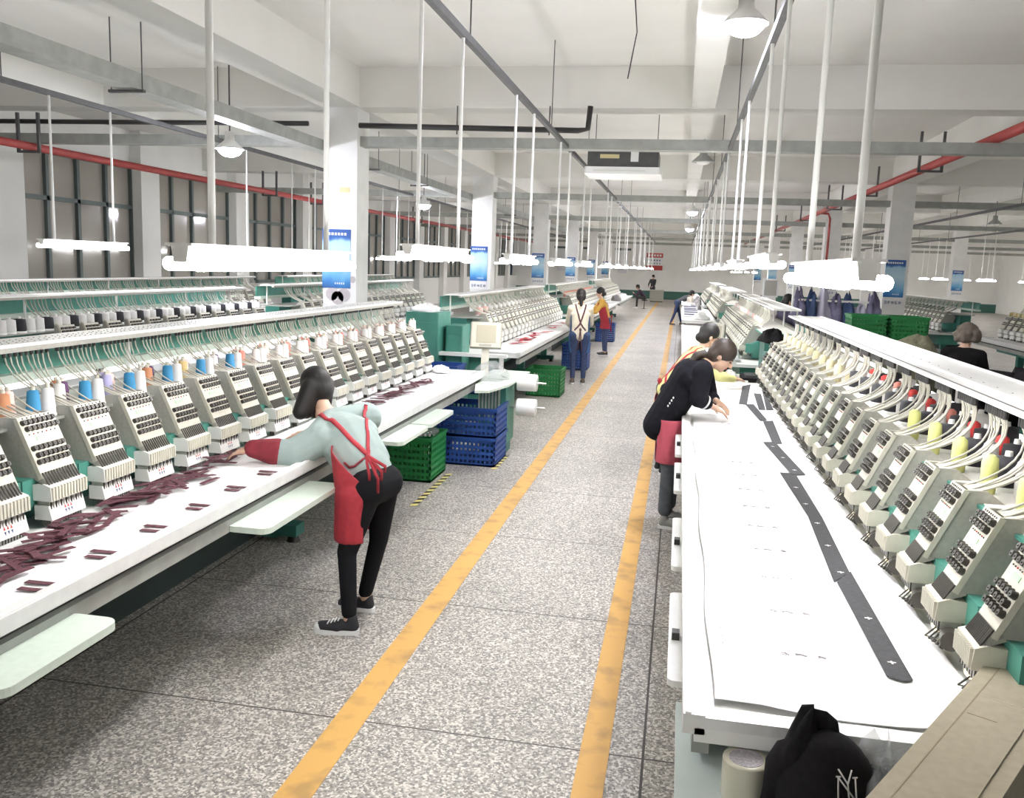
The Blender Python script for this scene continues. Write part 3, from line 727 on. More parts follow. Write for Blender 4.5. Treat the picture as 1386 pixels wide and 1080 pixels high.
# ---------------------------------------------------------------- things on and around the tables
def lens_strip(cx, cy, z, ang, L, w, m, tilt=0.0, bend=0.0):
    g = MB(); n = 4; top = []; c, s_ = math.cos(ang), math.sin(ang)
    for i in range(n + 1):
        t = i / n - 0.5; zz = z + tilt * t * L + bend * (0.25 - t * t) * L
        for q in (-w / 2, w / 2): top.append((cx + c * t * L - s_ * q, cy + s_ * t * L + c * q, zz))
    k = len(top); vs = top + [(a, b, d - 0.0025) for a, b, d in top]
    fs = [(2 * i, 2 * i + 2, 2 * i + 3, 2 * i + 1) for i in range(n)] + [(k + 2 * i, k + 2 * i + 1, k + 2 * i + 3, k + 2 * i + 2) for i in range(n)]
    fs += [(2 * i, k + 2 * i, k + 2 * i + 2, 2 * i + 2) for i in range(n)] + [(2 * i + 1, 2 * i + 3, k + 2 * i + 3, k + 2 * i + 1) for i in range(n)]
    fs += [(0, 1, k + 1, k), (2 * n, k + 2 * n, k + 2 * n + 1, 2 * n + 1)]
    return g.add(vs, fs, m)
random.seed(21)
spine = [(-2.30, 2.0), (-2.27, 2.5), (-2.29, 2.84), (-2.34, 3.25), (-2.34, 3.6), (-2.36, 4.1), (-2.37, 4.6)]
def along(sp, t):
    t *= len(sp) - 1; i = min(int(t), len(sp) - 2); f = t - i
    return (sp[i][0] * (1 - f) + sp[i + 1][0] * f, sp[i][1] * (1 - f) + sp[i + 1][1] * f)
def strap(px, py, z, a, lab, grp):
    tag(lens_strip(px, py, z, a, U(0.12, 0.17), U(0.022, 0.030), M_purple, U(-0.10, 0.10), U(0, 0.08)).build('fabric_strap'), lab, 'strap', grp)
for i in range(125):
    x, y = along(spine, random.random()); cl = math.sin(y * 9.2) * 0.5 + 0.5
    x += random.gauss(0, 0.03 + 0.035 * (1 - cl)); a = math.radians(random.gauss(62, 32)) if random.random() < 0.75 else U(0, math.pi)
    x = max(-2.44, min(-2.17, x))
    strap(x, y, 0.889 + U(0, 0.030) * (0.3 + cl), a, 'short dark purple fabric strap heaped loosely under the nearest left sewing heads', 'purple straps heaped by the nearest heads')
for i in range(60):
    y = U(6.3, 8.0); x = -2.30 + random.gauss(0, 0.035)
    strap(max(-2.43, x), y, 0.889 + U(0, 0.02), math.radians(random.gauss(65, 30)), 'short dark purple strap heaped near the far end of the nearest left table', 'purple straps heaped at the far end')
for k in range(8):
    y = 2.15 + PITCH * k
    for dx, dy, w in ((0.008, -0.030, 'nearer'), (-0.012, 0.030, 'farther')):
        o = lens_strip(-2.02 + dx, y + dy, 0.8845, 0.03, 0.150, 0.025, M_purple).build('laid_strap')
        tag(o, '%s strap of the %s dark pair laid flat on the left cloth' % (w, nth[k]), 'strap', 'paired straps laid out on the left table')
quads = [[(0.671, 9.038), (0.762, 9.199), (0.625, 7.762), (0.558, 7.777)], [(0.739, 8.521), (0.804, 8.5), (0.757, 7.527), (0.702, 7.504)], [(0.832, 8.668), (0.855, 8.705), (0.825, 7.556), (0.765, 7.522)],
 [(0.612, 7.757), (0.682, 7.787), (0.72, 6.988), (0.666, 6.931)], [(0.685, 6.905), (0.763, 6.971), (0.733, 6.032), (0.669, 6.008)], [(0.61, 6.038), (0.689, 6.068), (0.761, 5.118), (0.685, 5.092)],
 [(0.624, 5.127), (0.707, 5.137), (0.718, 4.21), (0.703, 3.435), (0.626, 3.305), (0.656, 4.215)], [(0.637, 3.308), (0.708, 3.444), (0.712, 2.521), (0.685, 2.505), (0.645, 2.526)]]
ql = ['farthest dark grey fabric strip of the zigzag chain on the right table', 'dark strip lying beside the chain near its far end, closer to the aisle', 'dark strip lying beside the chain near its far end, touching the heads',
      'second farthest dark strip of the zigzag chain on the right table', 'third farthest dark strip of the zigzag chain on the right table', 'slanted middle dark strip of the zigzag chain on the right table', 'long dark strip just behind the nearest one on the right table', 'nearest long dark grey strip with white stitched marks on the right table']
for i, q in enumerate(quads):
    z0 = 0.8825 + 0.0015 * (i % 2)
    o = MB().poly(q, z0, z0 + 0.002, M_char).build('fabric_strip'); tag(o, ql[i], 'fabric strip', 'dark strips on the right table')
    if i > 4:
        g = MB(); ys = [p[1] for p in q]; y = min(ys) + 0.12
        while y < max(ys) - 0.15:
            xs = 0.675 + 0.006 * math.sin(y * 5) if i > 5 else 0.76 - (y - 5.1) * 0.09
            if i == 5: xs = 0.722 - (y - 5.1) * 0.08
            g.box(xs - 0.012, xs + 0.012, y - 0.003, y + 0.003, z0 + 0.002, z0 + 0.003, M_sign); g.box(xs - 0.003, xs + 0.003, y - 0.012, y + 0.008, z0 + 0.002, z0 + 0.003, M_sign); y += 0.34
        g.build('stitched_mark', o)
mk = MB(); M_mark = mat('faint_stitching', (0.30, 0.28, 0.29), 0.9)
random.seed(9)
for k in range(17):
    y = 2.60 + 0.34 * k
    for dx, w in ((0.30, 0.010), (0.345, 0.016), (0.405, 0.010)):
        x = 0.075 + dx
        for q in range(3):
            mk.tube([(x - w + U(-.002, .002), y + 0.006 * q, 0.886), (x + U(-.003, .003), y + 0.006 * q + U(-.008, .008), 0.8865), (x + w, y + U(-.004, .004), 0.886)], 0.0013, M_mark, 4)
for k in range(11):
    y = 2.75 + 0.36 * k
    mk.tube([(0.19, y, 0.886), (0.20, y + 0.03, 0.8865), (0.212, y + 0.0, 0.886)], 0.0014, M_mark, 4); mk.tube([(0.195, y - 0.12, 0.886), (0.196, y - 0.05, 0.886)], 0.0014, M_mark, 4)
tag(mk.build('stitched_motifs'), 'rows of small faint grey stitched motifs on the right white cloth', 'embroidery', kind='stuff')

# board shelves sticking out of the machine fronts
def side_board(x0, x1, y0, y1, z, lab, m=None):
    tag(MB().rbox(x0, x1, y0, y1, z - 0.028, z, m or M_lgreen, 0.05, 5).box(x0, x0 + 0.04, y0 + 0.1, y1 - 0.1, z - 0.05, z - 0.028, M_tray).build('side_board'), lab, 'side board', 'side boards')
side_board(-1.99, -1.785, 2.02, 2.56, 0.77, 'pale green rounded side board under the left table, nearest full one')
side_board(-1.99, -1.785, 1.1, 2.0, 0.77, 'pale green side board cut by the bottom left edge of the photo')
side_board(-1.99, -1.77, 3.62, 4.52, 0.77, 'pale green side board under the left table in front of the grey shirted worker')
side_board(-1.99, -1.80, 5.7, 6.38, 0.77, 'pale green side board above the green crate, nearer half')
side_board(-1.99, -1.80, 6.42, 7.15, 0.77, 'pale green side board above the green crate, farther half')
for i, y in enumerate([2.55, 3.6, 4.9, 5.9]):
    o = MB().rbox(0.035, 0.10, y, y + 0.75, 0.765, 0.785, M_white, 0.02).box(0.045, 0.07, y + 0.3, y + 0.34, 0.785, 0.81, M_black).build('side_clip')
    tag(o, '%s white guard plate along the aisle edge of the right table' % nth[i], 'guard plate', 'white guard plates of the right table')

# end unit of the left machine: board, teal cabinet, spools, screen, bag
r = empty('end_cabinet', (-1.85, 8.6, 0), 'teal cabinet with a white slatted side under the end of the left machine', 'cabinet')
MB().box(-0.14, 0.14, 0.35, 0.85, 0.12, 0.745, M_teal).build('body', r)
g = MB()
for i in range(7): g.box(-0.15 + 0.035 * i, -0.13 + 0.035 * i, 0.335, 0.35, 0.40, 0.72, M_lgreen)
g.build('slatted_side', r)
MB().box(-0.12, 0.12, 0.38, 0.8, 0.0, 0.12, M_dteal).build('plinth', r)
o = MB().poly([(-2.05, 9.02), (-1.86, 8.15), (-1.74, 8.2), (-1.64, 8.7), (-1.62, 9.9), (-2.05, 9.9)], 0.775, 0.80, M_lgreen)
for y in (8.62, 9.05): o.box(-1.93, -1.70, y, y + 0.012, 0.80, 0.802, M_tray)
tag(o.build('end_board'), 'pale green board with white panels at the far end of the left table', 'side board')
def spool(y, z, lab):
    r = empty('material_roll', (-1.53, y, z), lab, 'roll', 'white rolls on spindles')
    R = Matrix.Rotation(math.pi / 2, 3, 'Y')
    MB().lathe([(0.04, -0.105), (0.088, -0.105), (0.092, -0.09), (0.092, 0.09), (0.088, 0.105), (0.04, 0.105)], (0, 0, 0), mat('white_yarn', (0.8, 0.8, 0.79), 0.8, bump=0.6, scale=60), 20, R).build('wound_yarn', r)
    MB().cyl((-0.30, 0, 0), (0.20, 0, 0), 0.01, 0.01, M_steel, 8).build('spindle', r)
spool(9.2, 0.765, 'white roll on a spindle beside the teal cabinet, upper one'); spool(9.2, 0.50, 'white roll on a spindle beside the teal cabinet, lower one')
def crate(x0, x1, y0, y1, z0, z1, m, lab, name='plastic_crate', grp=None, taper=0.0):
    t = 0.018; g = MB()
    g.box(x0, x1, y0, y1, z0, z0 + t, m)
    for a in (0, 1):
        n = max(3, int((z1 - z0) / 0.055))
        for q in range(n):
            zz = z0 + (z1 - z0) * q / n
            g.box(x0, x1, (y0, y1 - t)[a], (y0 + t, y1)[a], zz, zz + 0.03, m); g.box((x0, x1 - t)[a], (x0 + t, x1)[a], y0, y1, zz, zz + 0.03, m)
        nx = max(3, int((x1 - x0) / 0.045)); ny = max(3, int((y1 - y0) / 0.045))
        for q in range(nx + 1):
            xx = x0 + (x1 - x0 - 0.02) * q / nx; g.box(xx, xx + 0.02, (y0 + 0.003, y1 - t + 0.003)[a], (y0 + t - 0.003, y1 - 0.003)[a], z0, z1, m)
        for q in range(ny + 1):
            yy = y0 + (y1 - y0 - 0.02) * q / ny; g.box((x0 + 0.003, x1 - t + 0.003)[a], (x0 + t - 0.003, x1 - 0.003)[a], yy, yy + 0.02, z0, z1, m)
    r_ = 0.012
    g.box(x0 - r_, x1 + r_, y0 - r_, y0 + t, z1 - 0.03, z1, m).box(x0 - r_, x1 + r_, y1 - t, y1 + r_, z1 - 0.03, z1, m).box(x0 - r_, x0 + t, y0, y1, z1 - 0.03, z1, m).box(x1 - t, x1 + r_, y0, y1, z1 - 0.03, z1, m)
    # inner lining so that the contents do not show through as empty floor
    return tag(g.build(name), lab, 'crate', grp)
crate(-2.54, -2.13, 7.62, 8.15, 0.0, 0.41, M_crateg, 'green perforated plastic crate on the floor under the left table')
crate(-2.30, -1.70, 8.42, 9.0, 0.0, 0.29, M_crateb, 'blue plastic crate on the floor under the left table, lower of the stack')
crate(-2.30, -1.70, 8.42, 9.0, 0.292, 0.585, M_crateb, 'blue plastic crate under the left table, upper of the stack')
crate(-3.0, -2.48, 11.2, 11.8, 0.30, 0.60, M_crateb, 'blue crate between the two left machines, behind the white rail')
tag(MB().box(-3.0, -2.48, 11.2, 11.8, 0, 0.298, M_teal).build('low_stand'), 'low teal stand under the blue crate between the left machines', 'stand')
crate(-3.0, -2.5, 9.95, 10.4, 0.50, 0.80, M_crateb, 'blue crate beside the teal cabinets behind the left machine end')
tag(MB().box(-3.0, -2.5, 9.95, 10.4, 0, 0.498, M_dteal).build('low_stand'), 'dark teal stand carrying the blue crate behind the left machine end', 'stand')
crate(-2.25, -1.72, 13.4, 14.0, 0.0, 0.42, M_crateg, 'green crate on the floor under the second left machine')
crate(-2.2, -1.7, 17.2, 17.8, 0.0, 0.5, M_crateb, 'blue crate on the floor under the second left machine')
crate(-2.2, -1.7, 24.2, 24.8, 0.0, 0.5, M_crateb, 'blue crate on the floor under the third left machine')

def bag(name, lab, c, rx, ry, rz, m, seed=1, n=22, k=12, amp=0.25, cat='bag'):
    rr = random.Random(seed); g = MB(); vs = []; fs = []
    ph = [rr.uniform(0, 6) for _ in range(6)]
    for i in range(k + 1):
        a = math.pi * i / k
        for j in range(n):
            t = 2 * math.pi * j / n
            w = 1 + amp * (0.5 * math.sin(3 * t + ph[0] + 2 * a) + 0.35 * math.sin(5 * t + ph[1] - 3 * a) + 0.3 * math.sin(7 * a + ph[2] + t) + 0.25 * math.sin(9 * t + 4 * a + ph[3]))
            z = math.cos(a) * rz * w
            vs.append((c[0] + rx * w * math.sin(a) * math.cos(t), c[1] + ry * w * math.sin(a) * math.sin(t), max(c[2], c[2] + z) if z > 0 else c[2]))
    for i in range(k):
        for j in range(n): fs.append((i * n + j, (i + 1) * n + j, (i + 1) * n + (j + 1) % n, i * n + (j + 1) % n))
    g.add(vs, fs, m, True)
    return tag(g.build(name), lab, cat)
M_clear = mat('clear_plastic_film', (0.5, 0.52, 0.53), 0.15, alpha=0.28, bump=0.6, scale=14)
bag('plastic_bag', 'crumpled clear plastic bag on the far end of the left table', (-1.93, 9.1, 0.802), 0.20, 0.32, 0.15, M_clear, 2)
bag('plastic_bag', 'small crumpled clear plastic bag on top of the green crate', (-2.33, 7.8, 0.415), 0.17, 0.18, 0.12, M_clear, 5)

def monitor(x, y, z, w, h, rz, lab, post=0.3):
    r = empty('control_screen', (x, y, z), lab, 'control panel'); r.rotation_euler = (math.radians(-14), 0, rz)
    MB().rbox(-w / 2, w / 2, -0.02, 0.13, -h / 2, h / 2, M_cream, 0.02).build('housing', r)
    MB().box(-w * 0.30, w * 0.34, -0.026, -0.02, -h * 0.32, h * 0.38, mat('screen_face', (0.42, 0.39, 0.30), 0.25)).build('screen', r)
    MB().box(-w * 0.2, w * 0.2, -0.024, -0.02, -h * 0.46, -h * 0.38, M_grey).build('button_row', r)
    MB().box(-0.04, 0.04, 0.03, 0.10, -h / 2 - post, -h / 2, M_cream).build('mounting_arm', r)
monitor(-2.02, 9.3, 1.24, 0.33, 0.27, math.radians(8), 'white box shaped control screen at the end of the nearest left machine', 0.33)
monitor(0.43, 10.6, 1.29, 0.22, 0.22, math.radians(-10), 'white control screen beside the yellow shirted worker', 0.36)
# teal cabinets with papers behind machine A's end
def cabinet(x0, x1, y0, y1, z1, lab, m=None):
    r = empty('machine_cabinet', ((x0 + x1) / 2, y0, 0), lab, 'cabinet', 'teal machine cabinets'); w = (x1 - x0) / 2
    MB().rbox(-w, w, 0, y1 - y0, 0.08, z1, m or M_teal, 0.02).build('body', r)
    MB().box(-w + 0.03, w - 0.03, -0.012, 0, 0.2, z1 - 0.12, m or M_teal).build('door', r)
    MB().box(-w + 0.06, -w + 0.08, -0.03, -0.012, z1 * 0.5, z1 * 0.5 + 0.12, M_black).build('handle', r)
    MB().box(-w + 0.04, w - 0.04, 0.03, y1 - y0 - 0.03, 0.0, 0.08, M_black).build('plinth', r)
cabinet(-3.3, -2.88, 10.5, 11.1, 1.38, 'tall teal cabinet between the first and second left machines, left one')
cabinet(-2.84, -2.62, 10.7, 11.1, 1.22, 'teal cabinet between the left machines, right behind the white screen')
bag('cloth_heap', 'white crumpled cloth on the teal cabinet between the left machines', (-3.09, 10.75, 1.382), 0.17, 0.2, 0.09, M_cloth, 8, cat='cloth')
bag('cloth_heap', 'white cloth heaped on the far corner of the nearest left table', (-2.36, 8.75, 0.884), 0.10, 0.12, 0.06, M_cloth, 3, cat='cloth')
cabinet(0.98, 1.22, 9.85, 10.5, 1.12, 'teal cabinet at the far end of the nearest right machine')
# side table between the right machines
r = empty('side_table', (0.75, 9.65, 0), 'teal side table between the first and second right machines', 'table')
MB().box(-0.30, 0.20, 0, 0.95, 0.80, 0.83, M_cream).build('tabletop', r); MB().box(-0.28, 0.18, 0.02, 0.93, 0.72, 0.80, M_teal).build('apron', r)
for dx in (-0.26, 0.14):
    for dy in (0.04, 0.87): MB().box(dx, dx + 0.03, dy, dy + 0.03, 0, 0.72, M_teal).build('leg', r)
tag(MB().rbox(0.72, 0.93, 9.8, 10.3, 0.831, 0.875, M_dark, 0.03).rbox(0.76, 0.90, 9.9, 10.2, 0.875, 0.895, M_char, 0.03).build('black_case'), 'flat black case lying on the teal side table', 'case')
bag('cloth_heap', 'pile of white cloth on the teal side table beside the black case', (0.60, 10.0, 0.831), 0.09, 0.2, 0.09, M_cloth, 12, cat='cloth')
bag('cloth_heap', 'white cloth bundle on the near end of the second right table', (0.62, 11.9, 0.884), 0.2, 0.3, 0.16, M_cloth, 14, cat='cloth')
bag('fabric_heap', 'dark fabric bundle between the two right machines', (1.12, 10.9, 1.2), 0.15, 0.3, 0.14, M_dark, 17)
tag(MB().box(1.0, 1.5, 10.6, 11.2, 0, 1.198, M_dteal).build('storage_box'), 'dark teal storage box carrying the dark fabric bundle', 'box')
random.seed(31)
for i in range(6):
    y = 22.2 + 0.75 * i
    tag(MB().box(0.12, 0.50, y, y + 0.5, 0.885, 0.93 + 0.02 * (i % 3), M_sign).box(0.14, 0.48, y + 0.1, y + 0.4, 0.93 + 0.02 * (i % 3), 0.945 + 0.02 * (i % 3), mat('navy_fabric', (0.03, 0.04, 0.10), 0.9)).build('folded_pile'), '%s pile of white and navy pieces on the third right table' % nth[i], 'fabric pile', 'white and navy piles on the third right table')
for i, (x, y) in enumerate([(-2.15, 22.5), (-2.25, 24), (-2.1, 25.5), (-2.3, 27), (-2.15, 31), (-2.3, 33), (-2.2, 35), (0.6, 30.5), (0.4, 32.5), (0.6, 34.5), (0.5, 26.5), (-5.25, 13), (0.5, 21.3)]):
    bag('cloth_heap', ['rumpled white', 'rumpled grey', 'rumpled beige'][i % 3] + ' fabric heap on a machine table far down the hall', (x, y, 0.884 if x > -3 else 0.863), U(0.12, 0.2), U(0.2, 0.4), U(0.12, 0.25), [M_cloth, mat('grey_fabric', (0.25, 0.24, 0.24), 0.9), mat('beige_fabric', (0.5, 0.45, 0.38), 0.9)][i % 3], 40 + i, cat='cloth')['group'] = 'fabric heaps far down the hall'
for i in range(22):
    y = U(12.2, 17.5)
    tag(lens_strip(-2.22 + random.gauss(0, 0.05), y, 0.886 + U(0, 0.02), U(0.6, 2.2), 0.28, 0.05, mat('red_fabric', (0.45, 0.04, 0.06), 0.9)).build('red_strap'), 'red fabric strip heaped on the second left table', 'strap', 'red strips on the second left table')
# far end of the hall
r = empty('grey_desk', (-1.42, 56, 0), 'grey desk at the far end of the aisle', 'desk')
MB().box(-0.45, 0.45, 0, 0.7, 0.72, 0.75, M_cream).build('desktop', r); MB().box(-0.42, 0.42, 0.03, 0.67, 0.05, 0.72, M_grey).build('body', r); MB().box(-0.38, 0.38, 0.05, 0.6, 0, 0.05, M_black).build('plinth', r)
r = empty('notice_board', (-1.83, 61.96, 1.95), 'red and white notice board on the far wall', 'notice board')
M_nred = mat('notice_red', (0.55, 0.07, 0.06), 0.6)
MB().box(-0.55, 0.55, 0, 0.03, 0, 1.15, M_sign).build('board', r)
g = MB().box(-0.55, 0.55, -0.01, 0, 0.85, 1.15, M_nred).box(-0.55, 0.55, -0.01, 0, 0.0, 0.32, M_nred); g.build('red_bands', r)
g = MB()
for k in range(5):
    g.box(-0.45 + k * 0.19, -0.32 + k * 0.19, -0.02, -0.01, 0.93, 1.07, M_sign); g.box(-0.42 + k * 0.18, -0.34 + k * 0.18, -0.01, 0, 0.62, 0.72, M_sigt); g.box(-0.4 + k * 0.18, -0.34 + k * 0.18, -0.01, 0, 0.42, 0.5, M_sigt)
g.build('lettering', r)
for i, (x0, x1) in enumerate(((-8.6, -7.65), (-6.6, -5.9), (-4.4, -3.6))):
    r = struct(MB().box(x0, x1, 61.9, 61.99, 1.6, 3.3, M_wall).build('window_%d' % (20 + i)), 'far wall window with dark top corners')
    g = MB().box(x0 + 0.08, x1 - 0.08, 61.88, 61.9, 1.68, 3.22, mat('frosted_pane', (0.7, 0.7, 0.72), 0.4)); g.build('window_pane', r)
    MB().box(x0 - 0.15, x1 + 0.15, 61.86, 61.9, 3.22, 3.36, M_frame).build('lintel', r)
tag(MB().box(2.45, 2.9, 27.9, 28.0, 1.3, 1.85, M_sign).box(2.5, 2.85, 27.88, 27.9, 1.35, 1.8, M_grey).box(2.62, 2.66, 27.9, 28.0, 0, 1.3, M_sign).build('framed_notice'), 'white framed grey notice on a post beyond the right machines', 'notice')
# right side beyond the nearest right machine
crate(2.28, 2.73, 12.5, 13.0, 1.10, 1.50, M_crateg, 'green perforated crate above the right machine shelf, left one', grp='green crates on the right')
crate(2.77, 3.25, 12.5, 13.0, 1.10, 1.50, M_crateg, 'green perforated crate above the right machine shelf, right one', grp='green crates on the right')
r = empty('work_table', (2.75, 12.4, 0), 'steel work table carrying the green crates', 'table')
MB().box(-0.6, 0.65, 0, 0.8, 1.06, 1.098, M_tray).build('tabletop', r)
for dx in (-0.56, 0.58):
    for dy in (0.03, 0.73): MB().box(dx, dx + 0.04, dy, dy + 0.04, 0, 1.06, M_tray).build('leg', r)
M_indigo = mat('violet_grey_fabric', (0.17, 0.16, 0.26), 0.85, noise=0.4, scale=6)
r = empty('garment_rack', (2.05, 15.0, 0), 'white frame rack holding violet grey garments behind the right machine', 'rack')
for dx in (-0.25, 0.95):
    MB().cyl((dx, 0, 0), (dx, 0, 1.95), 0.02, 0.02, M_white, 8).build('upright', r)
MB().cyl((-0.25, 0, 1.6), (0.95, 0, 1.6), 0.018, 0.018, M_white, 8).build('rail', r)
MB().box(-0.25, 0.95, -0.15, 0.3, 1.12, 1.14, M_white).build('tray', r)
for i in range(7):
    bag('garment_bundle', ['violet grey', 'dark blue', 'pale lilac'][i % 3] + ' garment bundle, number %s from the left on the white rack' % ['one', 'two', 'three', 'four', 'five', 'six', 'seven'][i], (1.9 + 0.19 * i, 15.05, 1.142), 0.13, 0.18, U(0.35, 0.6), [M_indigo, M_sigt, mat('pale_lilac', (0.6, 0.58, 0.72), 0.8)][i % 3], 60 + i, cat='garment')['group'] = 'garments on the white rack'
bag('fabric_heap', 'large black fabric heap behind the nearest right machine', (2.75, 7.9, 0.9), 0.62, 0.55, 0.36, M_dark, 77, amp=0.15, cat='fabric')
bag('fabric_heap', 'khaki fabric heap behind the nearest right machine', (2.15, 8.6, 0.9), 0.32, 0.35, 0.55, mat('khaki_fabric', (0.13, 0.125, 0.075), 0.9, noise=0.3, scale=20), 78, amp=0.15, cat='fabric')
bag('plastic_bag', 'grey plastic bag lying on the black fabric heap', (2.42, 7.35, 1.10), 0.13, 0.15, 0.14, mat('grey_film', (0.30, 0.30, 0.32), 0.3, bump=0.5, scale=10), 79)
r = empty('sorting_table', (2.65, 7.1, 0), 'table carrying the black and khaki fabric heaps', 'table')
MB().box(-0.85, 0.9, 0, 1.9, 0.86, 0.895, M_dteal).build('tabletop', r)
for dx in (-0.8, 0.82):
    for dy in (0.05, 1.8): MB().box(dx, dx + 0.05, dy, dy + 0.05, 0, 0.86, M_dteal).build('leg', r)
bag('plastic_bag', 'shiny clear plastic film on the far right table', (6.3, 13.3, 0.885), 0.4, 0.9, 0.10, M_clear, 80)

# ---------------------------------------------------------------- foreground desk, bottom right
M_desk = mat('pale_worn_desktop', (0.60, 0.67, 0.66), 0.3, metal=0.1, noise=0.1, scale=3)
r = empty('metal_desk', (0.75, 1.6, 0), 'pale metal desk in the bottom right corner', 'desk')
MB().box(-0.685, 0.55, -0.9, 0.95, 0.69, 0.72, M_desk).build('desktop', r)
MB().box(-0.68, -0.67, -0.89, 0.92, 0.60, 0.69, M_alu).build('skirt', r)
for dx in (-0.66, 0.48):
    for dy in (-0.85, 0.88): MB().box(dx, dx + 0.04, dy, dy + 0.04, 0, 0.69, M_alu).build('leg', r)
r = empty('tape_roll', (0.232, 2.10, 0.7205), 'roll of clear packing tape standing on the pale desk', 'tape')
MB().lathe([(0.040, 0.0), (0.056, 0.0), (0.0565, 0.003), (0.0565, 0.097), (0.056, 0.10), (0.040, 0.10)], (0, 0, 0), mat('cream_tape', (0.52, 0.50, 0.40), 0.25), 40).build('tape_winding', r)
g = MB(); n = 40; vs = []
for rr_, z in ((0.0385, 0.001), (0.0385, 0.1015), (0.0415, 0.1015), (0.0415, 0.001)):
    for k in range(n): t = 2 * math.pi * k / n; vs.append((rr_ * math.cos(t), rr_ * math.sin(t), z))
g.add(vs, [(i * n + k, i * n + (k + 1) % n, ((i + 1) % 4) * n + (k + 1) % n, ((i + 1) % 4) * n + k) for i in range(4) for k in range(n)], mat('tape_core', (0.33, 0.31, 0.33), 0.8, noise=0.3, scale=150), True)
g.build('cardboard_core', r)
g = MB().cyl((0, 0, 0.100), (0, 0, 0.1005), 0.038, 0.038, MATS['tape_core'], 30); g.build('inner_disc', r)
# caps
def cap(loc, rz, tilt, lab, logo=False, sc_=1.0):
    r = empty('baseball_cap', loc, lab, 'cap'); r.rotation_euler = (tilt, 0, rz); r.scale = (sc_,) * 3
    g = MB(); vs = []; fs = []; n, k = 28, 9
    for i in range(k + 1):
        a = math.pi / 2 * i / k
        for j in range(n):
            t = 2 * math.pi * j / n; w = 1 + 0.03 * math.sin(3 * t + 1) + 0.035 * math.cos(6 * t) * math.cos(a) ** 0.5 * 0.4 + 0.05 * math.sin(2 * t + 5 * a)
            vs.append((0.095 * w * math.cos(a) ** 0.6 * math.cos(t), 0.105 * w * math.cos(a) ** 0.6 * math.sin(t), 0.125 * math.sin(a) * (1 - 0.12 * math.sin(t))))
    for i in range(k):
        for j in range(n): fs.append((i * n + j, i * n + (j + 1) % n, (i + 1) * n + (j + 1) % n, (i + 1) * n + j))
    g.add(vs, fs, M_dark, True); crown = g.build('crown', r)
    g = MB(); vs = []
    for i in range(9):
        a = math.radians(-60 + 15 * i) - math.pi / 2
        for rad, z in ((0.088, 0.012), (0.125, 0.016 - 0.004 * abs(i - 4)), (0.165, 0.010 - 0.008 * abs(i - 4) / 2)):
            kx = 1.0 if rad < 0.1 else 0.92
            vs.append((rad * math.cos(a) * kx, (rad if rad < 0.1 else rad * 1.05) * math.sin(a), z))
    m_ = len(vs); vs += [(a, b, c - 0.004) for a, b, c in vs]; fs = []
    for i in range(8):
        for j in range(2):
            q = i * 3 + j; fs += [(q, q + 3, q + 4, q + 1), (m_ + q, m_ + q + 1, m_ + q + 4, m_ + q + 3)]
        q = i * 3 + 2; fs.append((q, q + 3, m_ + q + 3, m_ + q))
    g.add(vs, fs, M_dark, True); g.build('visor', r)
    MB().ell((0, 0, 0.124), 0.008, 0.008, 0.004, M_dark).build('top_button', r)
    if logo:
        lg = MB(); ml = mat('pale_emblem_thread', (0.52, 0.50, 0.48), 0.8)
        def pt(x, z):      # on the front panel
            a = math.asin(min(0.95, z / 0.125)); t = -math.pi / 2 + x / 0.10
            rad = math.cos(a) ** 0.6
            return (0.101 * rad * math.cos(t), 0.113 * rad * math.sin(t), z * (1 + 0.12) + 0.0)
        def st(*ps): lg.tube([pt(*p) for p in ps], 0.0016, ml, 5)
        st((-0.020, 0.028), (-0.016, 0.062)); st((-0.016, 0.062), (0.014, 0.026)); st((0.014, 0.026), (0.018, 0.060))
        st((-0.014, 0.074), (0.001, 0.052), (0.0, 0.022)); st((0.014, 0.072), (0.001, 0.052)); st((-0.024, 0.028), (-0.014, 0.026)); st((-0.004, 0.020), (0.006, 0.020)); st((-0.02, 0.063), (-0.011, 0.063)); st((0.013, 0.061), (0.023, 0.061))
        lg.build('emblem', r)
cap((0.405, 2.02, 0.785), 0.26, -0.3, 'black cap with a pale interlocked letter emblem on the pale desk', True, 1.22)
cap((0.335, 1.80, 0.722), -0.5, 0.0, 'black cap cut by the bottom edge, in front of the emblem cap', False, 1.05)
bag('fabric_heap', 'crumpled black fabric under and behind the emblem cap', (0.368, 2.04, 0.7205), 0.105, 0.075, 0.26, M_dark, 91, amp=0.16, cat='fabric')
bag('plastic_bag', 'crumpled clear plastic bag between the black cap and the cardboard box', (0.53, 2.02, 0.7205), 0.09, 0.10, 0.20, M_clear, 93)
bag('fabric_heap', 'black fabric inside the plastic bag beside the cardboard box', (0.54, 2.03, 0.7205), 0.055, 0.07, 0.14, M_dark, 94, cat='fabric')
bx_ = empty('cardboard_box', (0, 0, 0.906), 'long brown cardboard box lying slanted across the bottom right corner', 'box')
A, B_ = V((0.900, 2.488)), V((0.20, 1.337)); dr = (A - B_).normalized(); pe = V((dr.y, -dr.x))
C_r = A + V((0.03, -0.33)); D_ = B_ + pe * 0.19
g = MB().poly([tuple(A), tuple(B_), tuple(D_), tuple(C_r)], 0.0, 0.094, M_card); g.build('carton', bx_)
def seam(p, q, w, z, m, nm):
    p = V(p); q = V(q); d = (q - p).normalized(); n_ = V((d.y, -d.x)) * w
    MB().poly([tuple(p + n_), tuple(p - n_), tuple(q - n_), tuple(q + n_)], z, z + 0.0008, m).build(nm, bx_)
M_fold = mat('carton_fold', (0.30, 0.25, 0.18), 0.9); M_edge = mat('carton_cut_edge', (0.62, 0.56, 0.44), 0.9)
seam(A + pe * 0.035 - dr * 0.02, B_ + pe * 0.035, 0.0015, 0.0941, M_fold, 'fold_line')
